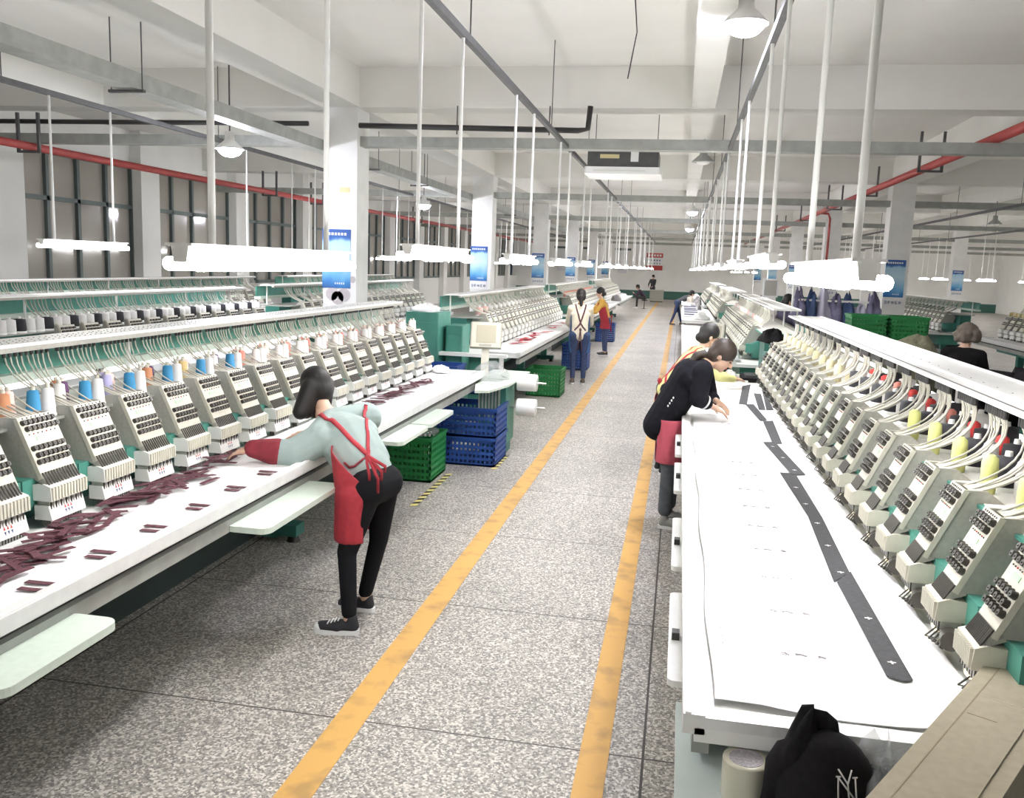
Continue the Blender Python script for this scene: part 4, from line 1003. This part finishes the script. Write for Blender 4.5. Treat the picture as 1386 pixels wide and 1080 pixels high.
MB().poly([tuple(A + pe * 0.04 - dr * 0.30), tuple(B_ + pe * 0.04), tuple(D_ - pe * 0.03), tuple(A + pe * 0.16 - dr * 0.30)], 0.0945, 0.0975, M_card).build('top_flap', bx_)
seam(A + pe * 0.04 - dr * 0.30, A + pe * 0.16 - dr * 0.30, 0.001, 0.0976, M_edge, 'flap_edge')
seam(A + pe * 0.045 - dr * 0.42, A + pe * 0.11 - dr * 0.42, 0.001, 0.0976, M_fold, 'flap_slot')
tag(MB().poly([(0.36, 1.70), (0.20, 1.40), (0.45, 1.25), (0.62, 1.62)], 0.7205, 0.9055, M_card).build('cardboard_box'), 'lower cardboard box under the slanted one, at the bottom right corner', 'box')
bag('cloth_heap', 'crumpled white cloth beside the heads above the cardboard box', (1.17, 2.72, 0.96), 0.24, 0.30, 0.10, M_cloth, 95, amp=0.3, cat='cloth')
tag(MB().box(0.99, 1.42, 2.15, 2.30, 0.865, 0.955, M_teal).build('end_cover'), 'teal end cover of the right machine beside the white cloth', 'machine cover')
bag('fabric_heap', 'dark blue fabric at the right edge, next to the cardboard box', (1.16, 2.42, 0.87), 0.14, 0.10, 0.13, M_dark, 96, cat='fabric')
tag(MB().box(-3.05, -2.03, 10.55, 10.68, 0.86, 0.90, M_white).box(-3.0, -2.96, 10.57, 10.66, 0, 0.86, M_white).box(-2.12, -2.08, 10.57, 10.66, 0, 0.86, M_white).build('white_rail'), 'white rail with two posts between the first and second left machines', 'rail')

# ---------------------------------------------------------------- people
M_skin = mat('skin', (0.62, 0.40, 0.29), 0.55)
M_hair = mat('black_hair', (0.008, 0.006, 0.006), 0.6, bump=0.8, scale=90)
M_hair2 = mat('dark_brown_hair', (0.035, 0.022, 0.016), 0.5, bump=0.8, scale=90)
M_lip = mat('lip', (0.45, 0.16, 0.14), 0.6)
M_eye = mat('eye_dark', (0.02, 0.015, 0.012), 0.3)
def cap_(g, p0, p1, r0, r1, axis=None, k=1.0, n=14):
    # tapered capsule; axis/k widen it along one direction
    p0 = V(p0); p1 = V(p1); d = p1 - p0; L = d.length
    d = d / L if L > 1e-6 else V((0, 0, 1))
    a = V(axis) if axis is not None else d.orthogonal()
    a = a - d * a.dot(d); a.normalize(); b = d.cross(a); vs = []
    prof = []
    for i in range(1, 5): q = math.pi / 2 * i / 5; prof.append((-r0 * math.cos(q), r0 * math.sin(q)))
    prof.append((0, r0)); prof.append((L, r1))
    for i in range(4, 0, -1): q = math.pi / 2 * i / 5; prof.append((L + r1 * math.cos(q), r1 * math.sin(q)))
    for h, r in prof:
        for j in range(n):
            t = 2 * math.pi * j / n; vs.append(p0 + d * h + a * (r * k * math.cos(t)) + b * (r * math.sin(t)))
    m_ = len(prof); fs = [(i * n + j, i * n + (j + 1) % n, (i + 1) * n + (j + 1) % n, (i + 1) * n + j) for i in range(m_ - 1) for j in range(n)]
    o = len(vs); vs += [p0 - d * r0, p1 + d * r1]
    fs += [(o, (j + 1) % n, j) for j in range(n)] + [(o + 1, (m_ - 1) * n + j, (m_ - 1) * n + (j + 1) % n) for j in range(n)]
    g.add(vs, fs, M_skin, True)
def blob(name, fill, m, voxel, parent, smooth=5, cut=None, thick=0.0, planes=None):
    g = MB(); fill(g); me = g.mesh('tmp'); o = bpy.data.objects.new('tmp', me); COL.objects.link(o)
    md = o.modifiers.new('r', 'REMESH'); md.mode = 'VOXEL'; md.voxel_size = voxel; md.use_smooth_shade = True
    if smooth: ms = o.modifiers.new('s', 'SMOOTH'); ms.factor = 0.5; ms.iterations = smooth
    dg = bpy.context.evaluated_depsgraph_get(); me2 = bpy.data.meshes.new_from_object(o.evaluated_get(dg)); bpy.data.objects.remove(o)
    me2.materials.clear(); me2.materials.append(m)
    me2.polygons.foreach_set('material_index', [0] * len(me2.polygons)); me2.polygons.foreach_set('use_smooth', [True] * len(me2.polygons))
    if cut:
        import bmesh
        bm = bmesh.new(); bm.from_mesh(me2)
        bmesh.ops.delete(bm, geom=[v for v in bm.verts if not cut(v.co, v.normal)], context='VERTS')
        bm.to_mesh(me2); bm.free()
    if planes:
        import bmesh
        bm = bmesh.new(); bm.from_mesh(me2)
        for co, no in planes:
            bmesh.ops.bisect_plane(bm, geom=bm.verts[:] + bm.edges[:] + bm.faces[:], plane_co=co, plane_no=no, clear_inner=True)
        bm.to_mesh(me2); bm.free()
    me2.name = name; o = bpy.data.objects.new(name, me2); COL.objects.link(o); o.parent = parent
    if thick: q = o.modifiers.new('solid', 'SOLIDIFY'); q.thickness = thick; q.offset = 1
    return o
def hand(g, w, d, palm, side, size=1.0, curl=0.5, sc_=1.0):
    # w wrist, d direction of the hand, palm = palm normal, side = towards the thumb
    w = V(w); d = V(d).normalized(); palm = V(palm); palm = (palm - d * palm.dot(d)).normalized(); sd = d.cross(palm)
    if sd.dot(V(side)) < 0: sd = -sd
    S = 0.17 * size
    cap_(g, w, w + d * S * 0.30, 0.022 * size, 0.022 * size, sd, 1.2)
    cap_(g, w + d * S * 0.25, w + d * S * 0.50, 0.016 * size, 0.015 * size, sd, 2.3)
    for i, (off, ln) in enumerate(((0.027, 0.42), (0.009, 0.47), (-0.009, 0.44), (-0.026, 0.34))):
        p = w + d * S * 0.52 + sd * off * size; dd = (d + sd * off * 3).normalized(); L = S * ln; a = 0.0
        for q, fr in enumerate((0.42, 0.32, 0.26)):
            a += curl * (0.6 + 0.2 * i * 0.3) * (0.8 if q else 0.7)
            v = (dd * math.cos(a) + palm * math.sin(a)); e = p + v * L * fr
            cap_(g, p, e, (0.0088 - 0.0010 * q) * size, (0.0080 - 0.0010 * q) * size, n=8); p = e
    p = w + d * S * 0.20 + sd * 0.022 * size; v = (d * 0.6 + sd * 0.75 + palm * 0.25).normalized()
    e = p + v * S * 0.26; cap_(g, p, e, 0.012 * size, 0.010 * size, n=8); v = (d * 0.9 + sd * 0.2 + palm * 0.4).normalized(); cap_(g, e, e + v * S * 0.2, 0.0095 * size, 0.008 * size, n=8)
def head_fill(g, c, f, u, s=1.0):
    c = V(c); f = V(f).normalized(); u = V(u); u = (u - f * u.dot(f)).normalized(); sd = f.cross(u)
    R = Matrix((sd, f, u)).transposed()
    g.ell(c + u * 0.025 * s - f * 0.008 * s, 0.073 * s, 0.092 * s, 0.092 * s, M_skin, R)
    g.ell(c - u * 0.03 * s + f * 0.018 * s, 0.056 * s, 0.066 * s, 0.075 * s, M_skin, R)
    cap_(g, c - u * 0.082 * s + f * 0.055 * s, c - u * 0.070 * s + f * 0.04 * s, 0.022 * s, 0.03 * s)
    cap_(g, c + u * 0.012 * s + f * 0.082 * s, c - u * 0.022 * s + f * 0.102 * s, 0.008 * s, 0.013 * s)
    for q in (-1, 1):
        g.ell(c + sd * q * 0.073 * s - f * 0.01 * s - u * 0.008 * s, 0.010 * s, 0.018 * s, 0.03 * s, M_skin, R)
def face_parts(parent, c, f, u, s=1.0):
    c = V(c); f = V(f).normalized(); u = V(u); u = (u - f * u.dot(f)).normalized(); sd = f.cross(u); R = Matrix((sd, f, u)).transposed()
    for q in (-1, 1):
        MB().ell(c + sd * q * 0.030 * s + f * 0.078 * s + u * 0.008 * s, 0.014 * s, 0.008 * s, 0.006 * s, M_eye, R, 10, 6).build('eye', parent)
        MB().ell(c + sd * q * 0.031 * s + f * 0.081 * s + u * 0.026 * s, 0.018 * s, 0.005 * s, 0.003 * s, M_hair, R, 10, 6).build('eyebrow', parent)
    MB().ell(c + f * 0.083 * s - u * 0.050 * s, 0.021 * s, 0.007 * s, 0.006 * s, M_lip, R, 10, 6).build('mouth', parent)
def shoe(parent, heel, toe, m, sole=None, k=1.0):
    heel = V(heel); toe = V(toe); d = (toe - heel).normalized(); L = (toe - heel).length; up = V((0, 0, 1)); sd = d.cross(up)
    def f(g):
        cap_(g, heel + d * 0.03 + up * 0.045, heel + d * L * 0.45 + up * 0.045, 0.032 * k, 0.034 * k, sd, 1.05)
        cap_(g, heel + d * L * 0.45 + up * 0.04, heel + d * (L - 0.035) + up * 0.034, 0.034 * k, 0.027 * k, sd, 1.35)
        cap_(g, heel + d * 0.035 + up * 0.05, heel + d * 0.04 + up * 0.085, 0.034 * k, 0.033 * k)
    o = blob('shoe', f, m, 0.008, parent, 3)
    pts = [heel + d * (L * t) + sd * w for t, w in ((0.0, 0.02), (-0.02, 0.0), (0.0, -0.02), (0.3, -0.034), (0.75, -0.044), (0.95, -0.03), (1.0, 0.0), (0.95, 0.03), (0.75, 0.044), (0.3, 0.034))]
    MB().poly([(p.x, p.y) for p in pts], heel.z + 0.001, heel.z + 0.026, sole or M_sign).build('sole', o)
    return o
def strap_on(name, parent, pts, tgt, w, m, off=0.006, n=26, th=0.0035):
    me = tgt.data; bvh = bvhtree.BVHTree.FromPolygons([v.co for v in me.vertices], [tuple(p.vertices) for p in me.polygons])
    P = []; pts = [V(p) for p in pts]; segs = len(pts) - 1
    for i in range(n + 1):
        t = i / n * segs; k = min(int(t), segs - 1); p = pts[k].lerp(pts[k + 1], t - k); hit = bvh.find_nearest(p); P.append((hit[0] + hit[1] * off, hit[1]))
    vs = []
    for i, (p, nn) in enumerate(P):
        d = (P[min(i + 1, n)][0] - P[max(i - 1, 0)][0]).normalized(); sd = d.cross(nn).normalized()
        vs += [p + sd * w, p - sd * w, p - sd * w - nn * th, p + sd * w - nn * th]
    fs = [(i * 4 + a, i * 4 + (a + 1) % 4, i * 4 + 4 + (a + 1) % 4, i * 4 + 4 + a) for i in range(n) for a in range(4)] + [(0, 1, 2, 3), (4 * n + 3, 4 * n + 2, 4 * n + 1, 4 * n)]
    return MB().add(vs, fs, m, True).build(name, parent)

def person(lab, J, mt, ml, msh, mh, voxel=0.012, apron=None, hairf=None, sleeve=1.0, sleeve_r=(0.058, 0.045, 0.036), msole=None, chest=(0.10, 1.45), hip=(0.105, 1.42), grp=None, hands=None, face=True, hem=0.0, leg_r=(0.082, 0.056, 0.042)):
    r = empty('person', (0, 0, 0), lab, 'person', grp)
    J = {k: V(v) for k, v in J.items()}
    side = (J['shR'] - J['shL']).normalized(); hside = (J['hipR'] - J['hipL']).normalized()
    pel = (J['hipL'] + J['hipR']) / 2; ch = J['chest']; nk = J['neck']; f = J['face']; up = J.get('up', V((0, 0, 1)))
    def body(g):
        head_fill(g, J['head'], f, up)
        cap_(g, nk, J['head'] - up.normalized() * 0.03, 0.05, 0.047)
        cap_(g, pel, ch, 0.085, 0.085, side, 1.35); cap_(g, ch, nk, 0.08, 0.05, side, 1.4)
        for q in 'LR':
            cap_(g, J['sh' + q], J['el' + q], 0.040, 0.034); cap_(g, J['el' + q], J['wr' + q], 0.034, 0.024)
            cap_(g, nk, J['sh' + q], 0.045, 0.045)
            hd = (J['wr' + q] - J['el' + q]).normalized(); sp = (hands or {}).get(q, (hd, V((0, 0, -1)), side * (1 if q == 'L' else -1), 0.35))
            hand(g, J['wr' + q], sp[0], sp[1], sp[2], 1.0, sp[3])
            cap_(g, J['hip' + q], J['kn' + q], 0.068, 0.048); cap_(g, J['kn' + q], J['an' + q], 0.046, 0.034)
    blob('body', body, M_skin, min(voxel, 0.009), r, 2)
    def top(g):
        lo = pel + (ch - pel) * (-hem)
        cap_(g, lo, pel.lerp(ch, 0.5), hip[0] * 0.98, (hip[0] + chest[0]) / 2, (side + hside) / 2, (hip[1] + chest[1]) / 2); cap_(g, pel.lerp(ch, 0.5), ch, (hip[0] + chest[0]) / 2, chest[0] + 0.008, side, chest[1])
        cap_(g, ch, nk.lerp(ch, 0.25), chest[0] + 0.006, 0.062, side, 1.65)
        for q in 'LR':
            cap_(g, nk.lerp(ch, 0.2), J['sh' + q], 0.062, sleeve_r[0] + 0.004); e = J['el' + q]; w = e.lerp(J['wr' + q], max(0.0, sleeve) if sleeve <= 1 else 1.0)
            cap_(g, J['sh' + q], e, sleeve_r[0], sleeve_r[1])
            if sleeve > 0: cap_(g, e, w, sleeve_r[1], sleeve_r[2])
    tp = blob('shirt', top, mt, voxel, r, 4)
    def legs(g):
        cap_(g, J['hipL'], J['hipR'], min(0.105, hip[0] * 0.88), min(0.105, hip[0] * 0.88)); cap_(g, pel, pel.lerp(ch, 0.25), min(0.1, hip[0] * 0.85), min(0.09, hip[0] * 0.8), side, hip[1])
        for q in 'LR': cap_(g, J['hip' + q], J['kn' + q], leg_r[0] + 0.01, leg_r[1]); cap_(g, J['kn' + q], J['an' + q] + V((0, 0, 0.03)), leg_r[1] - 0.002, leg_r[2])
    tr = blob('trousers', legs, ml, voxel, r, 4)
    for q in 'LR':
        if 'toe' + q in J: shoe(r, J['heel' + q], J['toe' + q], msh, msole)
    if face: face_parts(r, J['head'], f, up)
    if hairf: blob('hair', hairf, mh, min(voxel, 0.01), r, 3)
    return r, tp, tr
def hair_cap(g, c, f, u, s=1.0, back=1.0):
    c = V(c); f = V(f).normalized(); u = V(u); u = (u - f * u.dot(f)).normalized(); sd = f.cross(u); R = Matrix((sd, f, u)).transposed()
    g.ell(c + u * 0.042 * s - f * 0.018 * s, 0.084 * s, 0.096 * s, 0.090 * s, M_skin, R, 16, 12)
    g.ell(c - u * 0.005 * s - f * 0.045 * s, 0.080 * s, 0.062 * s, 0.085 * s, M_skin, R, 16, 12)
# --- worker in the grey shirt, left foreground, leaning over the table
M_gshirt = mat('pale_grey_green_shirt', (0.30, 0.37, 0.355), 0.85, noise=0.06, scale=12, bump=0.3)
M_leg = mat('black_leggings', (0.007, 0.007, 0.009), 0.9, spec=0.2)
M_maroon = mat('maroon_oversleeve', (0.20, 0.018, 0.03), 0.85, noise=0.1, scale=30)
M_aprd = mat('dark_red_binding', (0.20, 0.02, 0.03), 0.8)
M_shoeb = mat('black_canvas', (0.02, 0.02, 0.025), 0.8)
fc = V((-0.85, 0.35, -0.4)); up1 = V((-0.35, 0.15, 0.9))
hd1 = V((-2.07, 4.86, 1.235))
J1 = dict(head=hd1, face=fc, up=up1, neck=(-1.98, 4.80, 1.10), chest=(-1.82, 4.72, 0.99), shL=(-1.93, 4.58, 0.99), shR=(-1.80, 4.98, 1.06),
    elL=(-2.03, 4.47, 0.925), wrL=(-2.235, 4.40, 0.955), elR=(-2.02, 5.12, 0.97), wrR=(-2.22, 5.08, 0.92),
    hipL=(-1.60, 4.47, 0.77), hipR=(-1.56, 4.63, 0.77), knL=(-1.69, 4.40, 0.42), anL=(-1.64, 4.31, 0.09), knR=(-1.60, 4.66, 0.42), anR=(-1.66, 4.62, 0.09),
    heelL=(-1.585, 4.31, 0.0), toeL=(-1.83, 4.285, 0.0), heelR=(-1.61, 4.62, 0.0), toeR=(-1.84, 4.64, 0.0))
def hair1(g):
    hair_cap(g, hd1, fc, up1, 1.02)
    bk = -V(fc).normalized()
    for q in (-0.06, -0.03, 0.0, 0.03, 0.06):
        sd = V((0.38, 0.92, 0)) * q
        cap_(g, hd1 + sd + V((0.02, -0.01, 0.02)), hd1 + sd * 1.5 + V((0.0, -0.05, -0.12)), 0.056, 0.046)
hL = (V((-0.9, -0.1, -0.25)), V((0, 0, -1)), V((0, 1, 0)), 0.4)
w1, tp1, tr1 = person('person in a pale grey shirt and red apron bending over the left table', J1, M_gshirt, M_leg, M_shoeb, M_hair, 0.009, hairf=hair1,
    sleeve=0.5, sleeve_r=(0.092, 0.088, 0.070), chest=(0.125, 1.45), hip=(0.124, 1.12), hands={'L': hL}, hem=-0.28, leg_r=(0.078, 0.055, 0.042))
blob('oversleeve', lambda g: cap_(g, V(J1['elL']).lerp(V(J1['wrL']), 0.42), V(J1['wrL']).lerp(V(J1['elL']), 0.02), 0.078, 0.052), M_maroon, 0.008, w1, 3)
# apron hanging from the chest in front of the legs, wrapped round her left side
def apr(g):
    cap_(g, (-1.69, 4.53, 0.97), (-1.665, 4.53, 0.72), 0.135, 0.13, (0, 1, 0), 1.2)
    cap_(g, (-1.665, 4.53, 0.72), (-1.68, 4.50, 0.50), 0.13, 0.11, (0, 1, 0), 1.4)
fdir = V((-1, -0.25, 0)).normalized()
ap1 = blob('apron', apr, M_redcloth, 0.010, w1, 3, planes=[((0, 0, 0.48), (0, 0, 1)), ((-1.62, 4.5, 0.80), (-0.22, -0.05, -0.24)), ((-1.60, 4.4, 0.7), (-1, -0.2, 0.0))], thick=0.004)
strap_on('apron_strap', w1, [(-2.0, 4.70, 1.15), (-1.86, 4.60, 1.12), (-1.70, 4.52, 1.05), (-1.60, 4.50, 0.98)], tp1, 0.014, M_redcloth)
strap_on('apron_strap', w1, [(-1.78, 4.93, 1.16), (-1.70, 4.75, 1.10), (-1.62, 4.58, 1.03), (-1.60, 4.50, 0.98)], tp1, 0.010, M_redcloth)
strap_on('waist_tie', w1, [(-1.60, 4.48, 0.98), (-1.66, 4.40, 0.93), (-1.74, 4.37, 0.90)], tp1, 0.006, M_aprd, 0.008)
g = MB()
for dx, dz, w in ((0.05, -0.10, .01), (0.09, -0.13, .012), (0.02, -0.16, .01), (0.11, -0.08, .01), (0.07, -0.20, .008)):
    p = V((-1.585, 4.41, 0.965)); g.tube([p, p + V((dx * 0.5, -0.03, dz * 0.2)), p + V((dx, -0.02, dz * 0.6)), p + V((dx * 0.9, 0.0, dz))], 0.009, M_redcloth, 6)
g.build('apron_bow', w1)
for q in 'L':
    g = MB(); h = V(J1['toe' + q])
    g.ell(h + V((0.035, 0.002, 0.032)), 0.036, 0.036, 0.026, M_sign); g.build('toe_cap', w1)
    g = MB()
    for i in range(4): g.tube([h + V((0.085 + 0.02 * i, -0.025, 0.062 + 0.008 * i)), h + V((0.09 + 0.02 * i, 0.0, 0.076 + 0.008 * i)), h + V((0.085 + 0.02 * i, 0.025, 0.062 + 0.008 * i))], 0.004, M_sign, 5)
    g.build('laces', w1)

# --- worker in the black jacket, right foreground
M_jack = mat('black_jacket', (0.008, 0.008, 0.012), 0.95, noise=0.25, scale=25, bump=0.3, spec=0.2)
M_jean = mat('dark_grey_jeans', (0.085, 0.095, 0.11), 0.85, noise=0.15, scale=25, bump=0.2)
M_pinka = mat('faded_red_apron', (0.50, 0.09, 0.13), 0.85, noise=0.08, scale=25)
M_gshoe = mat('grey_shoe', (0.28, 0.28, 0.27), 0.7)
hd2 = V((0.345, 6.90, 1.36)); f2 = V((0.80, -0.15, -0.58)); up2 = V((0.58, 0.0, 0.80))
J2 = dict(head=hd2, face=f2, up=up2, neck=(0.24, 6.90, 1.30), chest=(0.12, 6.90, 1.20), shL=(0.215, 7.04, 1.24), shR=(0.205, 6.72, 1.25),
    elR=(0.185, 6.68, 1.06), wrR=(0.29, 6.74, 1.00), elL=(0.28, 7.10, 1.02), wrL=(0.33, 6.98, 1.01),
    hipR=(-0.06, 6.855, 0.87), hipL=(-0.06, 6.97, 0.87), knR=(0.0, 6.82, 0.48), anR=(-0.01, 6.83, 0.12), knL=(0.02, 7.02, 0.47), anL=(0.02, 7.05, 0.12),
    heelR=(-0.05, 6.83, 0.0), toeR=(0.19, 6.80, 0.0), heelL=(-0.02, 7.06, 0.0), toeL=(0.22, 7.06, 0.0))
def hair2(g):
    hair_cap(g, hd2, f2, up2, 1.08)
    cap_(g, hd2 + V((-0.10, 0, 0.03)), hd2 + V((-0.19, -0.03, 0.0)), 0.03, 0.036); cap_(g, hd2 + V((-0.19, -0.03, 0.0)), hd2 + V((-0.25, -0.05, -0.08)), 0.036, 0.022)
h2 = {'R': (V((0.85, 0.25, -0.45)), V((0.1, 0, -1)), V((0, 1, 0)), 0.40), 'L': (V((0.7, -0.55, -0.45)), V((0, 0, -1)), V((0.3, -1, 0)), 0.45)}
w2, tp2, tr2 = person('person in a black jacket with a brown ponytail bending over the right table', J2, M_jack, M_jean, M_gshoe, M_hair2, 0.009, hairf=hair2, sleeve=0.55,
    sleeve_r=(0.078, 0.068, 0.054), chest=(0.135, 1.35), hip=(0.130, 1.32), hands=h2, hem=0.20, leg_r=(0.082, 0.062, 0.056))
def apr2(g):
    cap_(g, (-0.015, 6.90, 0.88), (-0.005, 6.88, 0.56), 0.128, 0.11, (0, 1, 0), 1.4)
blob('apron', apr2, M_pinka, 0.010, w2, 3, planes=[((0, 0, 0.53), (0, 0, 1)), ((0, 0, 0.87), (0, 0, -1)), ((-0.10, 6.8, 0.7), (1, 0.1, 0.0))], thick=0.004)
g = MB()
for i in range(4): g.ell((-0.035 + i * 0.012, 6.72 - 0.004 * i, 1.02 + i * 0.022 - 0.035), 0.006, 0.004, 0.009, M_sign)
g.build('jacket_print', w2)
g = MB(); 
for k in (0.44, 0.50):
    p = V(J2['elR']).lerp(V(J2['wrR']), k); d = (V(J2['wrR']) - V(J2['elR'])).normalized(); a = d.orthogonal().normalized(); b = d.cross(a)
    ring = [p + a * (0.054 * math.cos(t)) + b * (0.054 * math.sin(t)) for t in [2 * math.pi * i / 20 for i in range(21)]]
    g.tube(ring, 0.0045, M_sign, 5)
g.build('cuff_stripes', w2)
MB().ell(hd2 + V((-0.115, 0, 0.03)), 0.02, 0.036, 0.036, M_sign).build('hair_tie', w2)

# --- generic standing / bending workers further away
def rig(x, y, face_deg, bend=0.0, H=1.56, stride=0.0, reach=0.35, armz=0.95, headdown=0.3):
    a = math.radians(face_deg); f = V((math.cos(a), math.sin(a), 0)); sd = V((math.sin(a), -math.cos(a), 0)); b = math.radians(bend)
    P = V((x, y, 0)); k = H / 1.6; td = f * math.sin(b) + V((0, 0, math.cos(b)))
    pel = P + V((0, 0, 0.83 * k)); ch = pel + td * 0.36 * k; nk = pel + td * 0.50 * k; up = (td + V((0, 0, 0.3))).normalized()
    J = dict(chest=ch, neck=nk, head=nk + up * 0.15 * k, face=(f - V((0, 0, headdown))).normalized(), up=up)
    for q, s_ in (('R', 1), ('L', -1)):
        J['sh' + q] = nk - td * 0.05 * k + sd * s_ * 0.16 * k
        w = P + f * (reach + math.sin(b) * 0.3) + sd * s_ * 0.13 * k + V((0, 0, armz))
        J['wr' + q] = w; J['el' + q] = (J['sh' + q] + w) / 2 + V((0, 0, -0.09)) + sd * s_ * 0.06
        J['hip' + q] = pel + sd * s_ * 0.085 * k; off = f * (stride * s_)
        J['kn' + q] = P + sd * s_ * 0.09 * k + off * 0.5 + f * 0.02 + V((0, 0, 0.46 * k)); J['an' + q] = P + sd * s_ * 0.09 * k + off + V((0, 0, 0.09))
        J['heel' + q] = P + sd * s_ * 0.09 * k + off - f * 0.06; J['toe' + q] = J['heel' + q] + f * 0.24
    return J, f, sd
def worker(lab, x, y, deg, mt, ml, msh, mh, hairkind='bun', apron_m=None, vox=0.013, sleeve=1.0, apron_z=0.5, xback=None, **kw):
    J, f, sd = rig(x, y, deg, **kw); c = J['head']
    def hf(g):
        hair_cap(g, c, J['face'], J['up'], 1.06)
        if hairkind == 'bun': g.ell(c - f * 0.10 - J['up'] * 0.01, 0.04, 0.04, 0.045, M_skin)
        if hairkind == 'tail': cap_(g, c - f * 0.09, c - f * 0.11 - V((0, 0, 0.14)), 0.04, 0.025)
        if hairkind == 'curly':
            rr = random.Random(4)
            for i in range(40):
                v = V((rr.uniform(-1, 1), rr.uniform(-1, 1), rr.uniform(-0.3, 1))).normalized(); g.ell(c + v * 0.105, 0.035, 0.035, 0.035, M_skin, None, 8, 6)
    w, tp, tr = person(lab, J, mt, ml, msh, mh, vox, hairf=hf, sleeve=sleeve)
    if apron_m:
        pel = (J['hipL'] + J['hipR']) / 2; ch = J['chest']
        def ap(g):
            cap_(g, ch, pel, 0.118, 0.125, sd, 1.35); cap_(g, pel, V((pel.x, pel.y, apron_z)) + f * 0.02, 0.122, 0.12, sd, 1.5)
        blob('apron', ap, apron_m, 0.013, w, 3, planes=[((0, 0, apron_z), (0, 0, 1)), ((0, 0, ch.z + 0.05), (0, 0, -1)), (pel - f * 0.03, f + V((0, 0, -(ch - pel).dot(f) / max(0.05, (ch - pel).z))))], thick=0.004)
        sm = xback or apron_m
        for s_ in (-1, 1):
            strap_on('apron_strap', w, [J['neck'] + sd * s_ * 0.09 - f * 0.02 + V((0, 0, 0.02)), ch + sd * s_ * 0.05 - f * 0.14, pel.lerp(ch, 0.55) - sd * s_ * 0.01 - f * 0.16, pel.lerp(ch, 0.25) - sd * s_ * 0.12 - f * 0.12], tp, 0.013, sm, 0.006, 20)
        g = MB(); p = pel.lerp(ch, 0.3) - f * 0.15
        for s_ in (-1, 1): g.tube([p, p + sd * s_ * 0.02 - V((0, 0, 0.2)), p + sd * s_ * 0.035 - V((0, 0, 0.36))], 0.009, sm, 5)
        g.ell(p, 0.022, 0.022, 0.03, sm); g.build('apron_tie', w)
    return w
M_cream_s = mat('cream_shirt', (0.75, 0.69, 0.56), 0.85, noise=0.05, scale=14)
M_navy = mat('navy_jeans', (0.035, 0.055, 0.13), 0.85, noise=0.2, scale=25)
M_blueap = mat('blue_apron', (0.045, 0.13, 0.34), 0.8)
M_must = mat('mustard_shirt', (0.62, 0.36, 0.07), 0.8)
M_lime = mat('yellow_green_shirt', (0.62, 0.60, 0.26), 0.85, noise=0.15, scale=10)
M_brown = mat('brown_shoe', (0.12, 0.09, 0.07), 0.7)
worker('person in a cream shirt seen from behind with crossed apron straps', -1.64, 15.1, 100, M_cream_s, M_navy, M_brown, M_hair, 'tail', M_blueap, 0.011, 1.0, 0.55, xback=mat('dark_strap', (0.10, 0.04, 0.05), 0.8), bend=6, H=1.62)
worker('person in a mustard shirt and red apron working behind the cream shirted one', -1.62, 20.4, 195, M_must, M_navy, M_black, M_hair, 'bun', M_redcloth, 0.013, 0.6, 0.62, bend=16, H=1.56)
worker('person in a yellow green shirt and red apron bending behind the black jacketed one', -0.06, 8.75, 15, M_lime, M_leg, M_shoeb, M_hair, 'bun', M_redcloth, 0.011, 1.0, 0.5, bend=38, H=1.62, reach=0.42, armz=0.98)
worker('person in dark clothes leaning far over the right machines down the aisle, legs apart', -0.08, 33.2, 20, M_char, M_navy, M_brown, M_hair, 'bun', None, 0.016, 1.0, 0.5, bend=62, H=1.6, stride=-0.22)
worker('person in a dark jacket standing behind the grey desk at the far end', -1.72, 57.3, 250, M_char, M_char, M_black, M_hair, 'bun', None, 0.018, 1.0, 0.5, bend=0, H=1.66)
# seated worker with a stool at the far left of the aisle
tag(MB().lathe([(0.17, 0.0), (0.02, 0.03), (0.02, 0.40), (0.16, 0.42), (0.16, 0.46)], (-1.75, 45.8, 0), M_black, 14).build('stool'), 'black stool under the seated worker at the far left of the aisle', 'stool')
J8, f8, s8 = rig(-1.75, 45.8, 190, bend=38, H=1.6, reach=0.35, armz=0.75)
for k_ in list(J8):
    if k_[:3] in ('hip', 'che', 'nec', 'hea') and k_[:4] != 'heel' or k_[:2] == 'sh' or k_[:2] == 'el': J8[k_] = J8[k_] - V((0, 0, 0.27))
for q, s_ in (('R', 1), ('L', -1)):
    J8['kn' + q] = J8['hip' + q] + f8 * 0.38; J8['an' + q] = V((J8['kn' + q].x, J8['kn' + q].y, 0.09)); J8['heel' + q] = J8['an' + q] - f8 * 0.06 - V((0, 0, 0.09)); J8['toe' + q] = J8['heel' + q] + f8 * 0.24
person('person in dark clothes seated on a stool far down the aisle', J8, mat('dark_plum_top', (0.05, 0.03, 0.05), 0.85), M_black, M_sign, M_hair, 0.016, hairf=lambda g: hair_cap(g, J8['head'], J8['face'], J8['up'], 1.08))
worker('person with curly hair in black clothes behind the nearest right machine', 2.80, 9.6, 60, M_dark, M_dark, M_black, mat('grey_brown_hair', (0.13, 0.105, 0.085), 0.8, bump=1.0, scale=60), 'curly', None, 0.012, 1.0, 0.5, bend=25, H=1.62, reach=0.3, armz=1.0)
worker('person in a violet jacket leaning between the right machines near the columns', 1.72, 16.6, 20, M_indigo, M_navy, M_black, M_hair, 'bun', None, 0.014, 1.0, 0.5, bend=20, H=1.68)
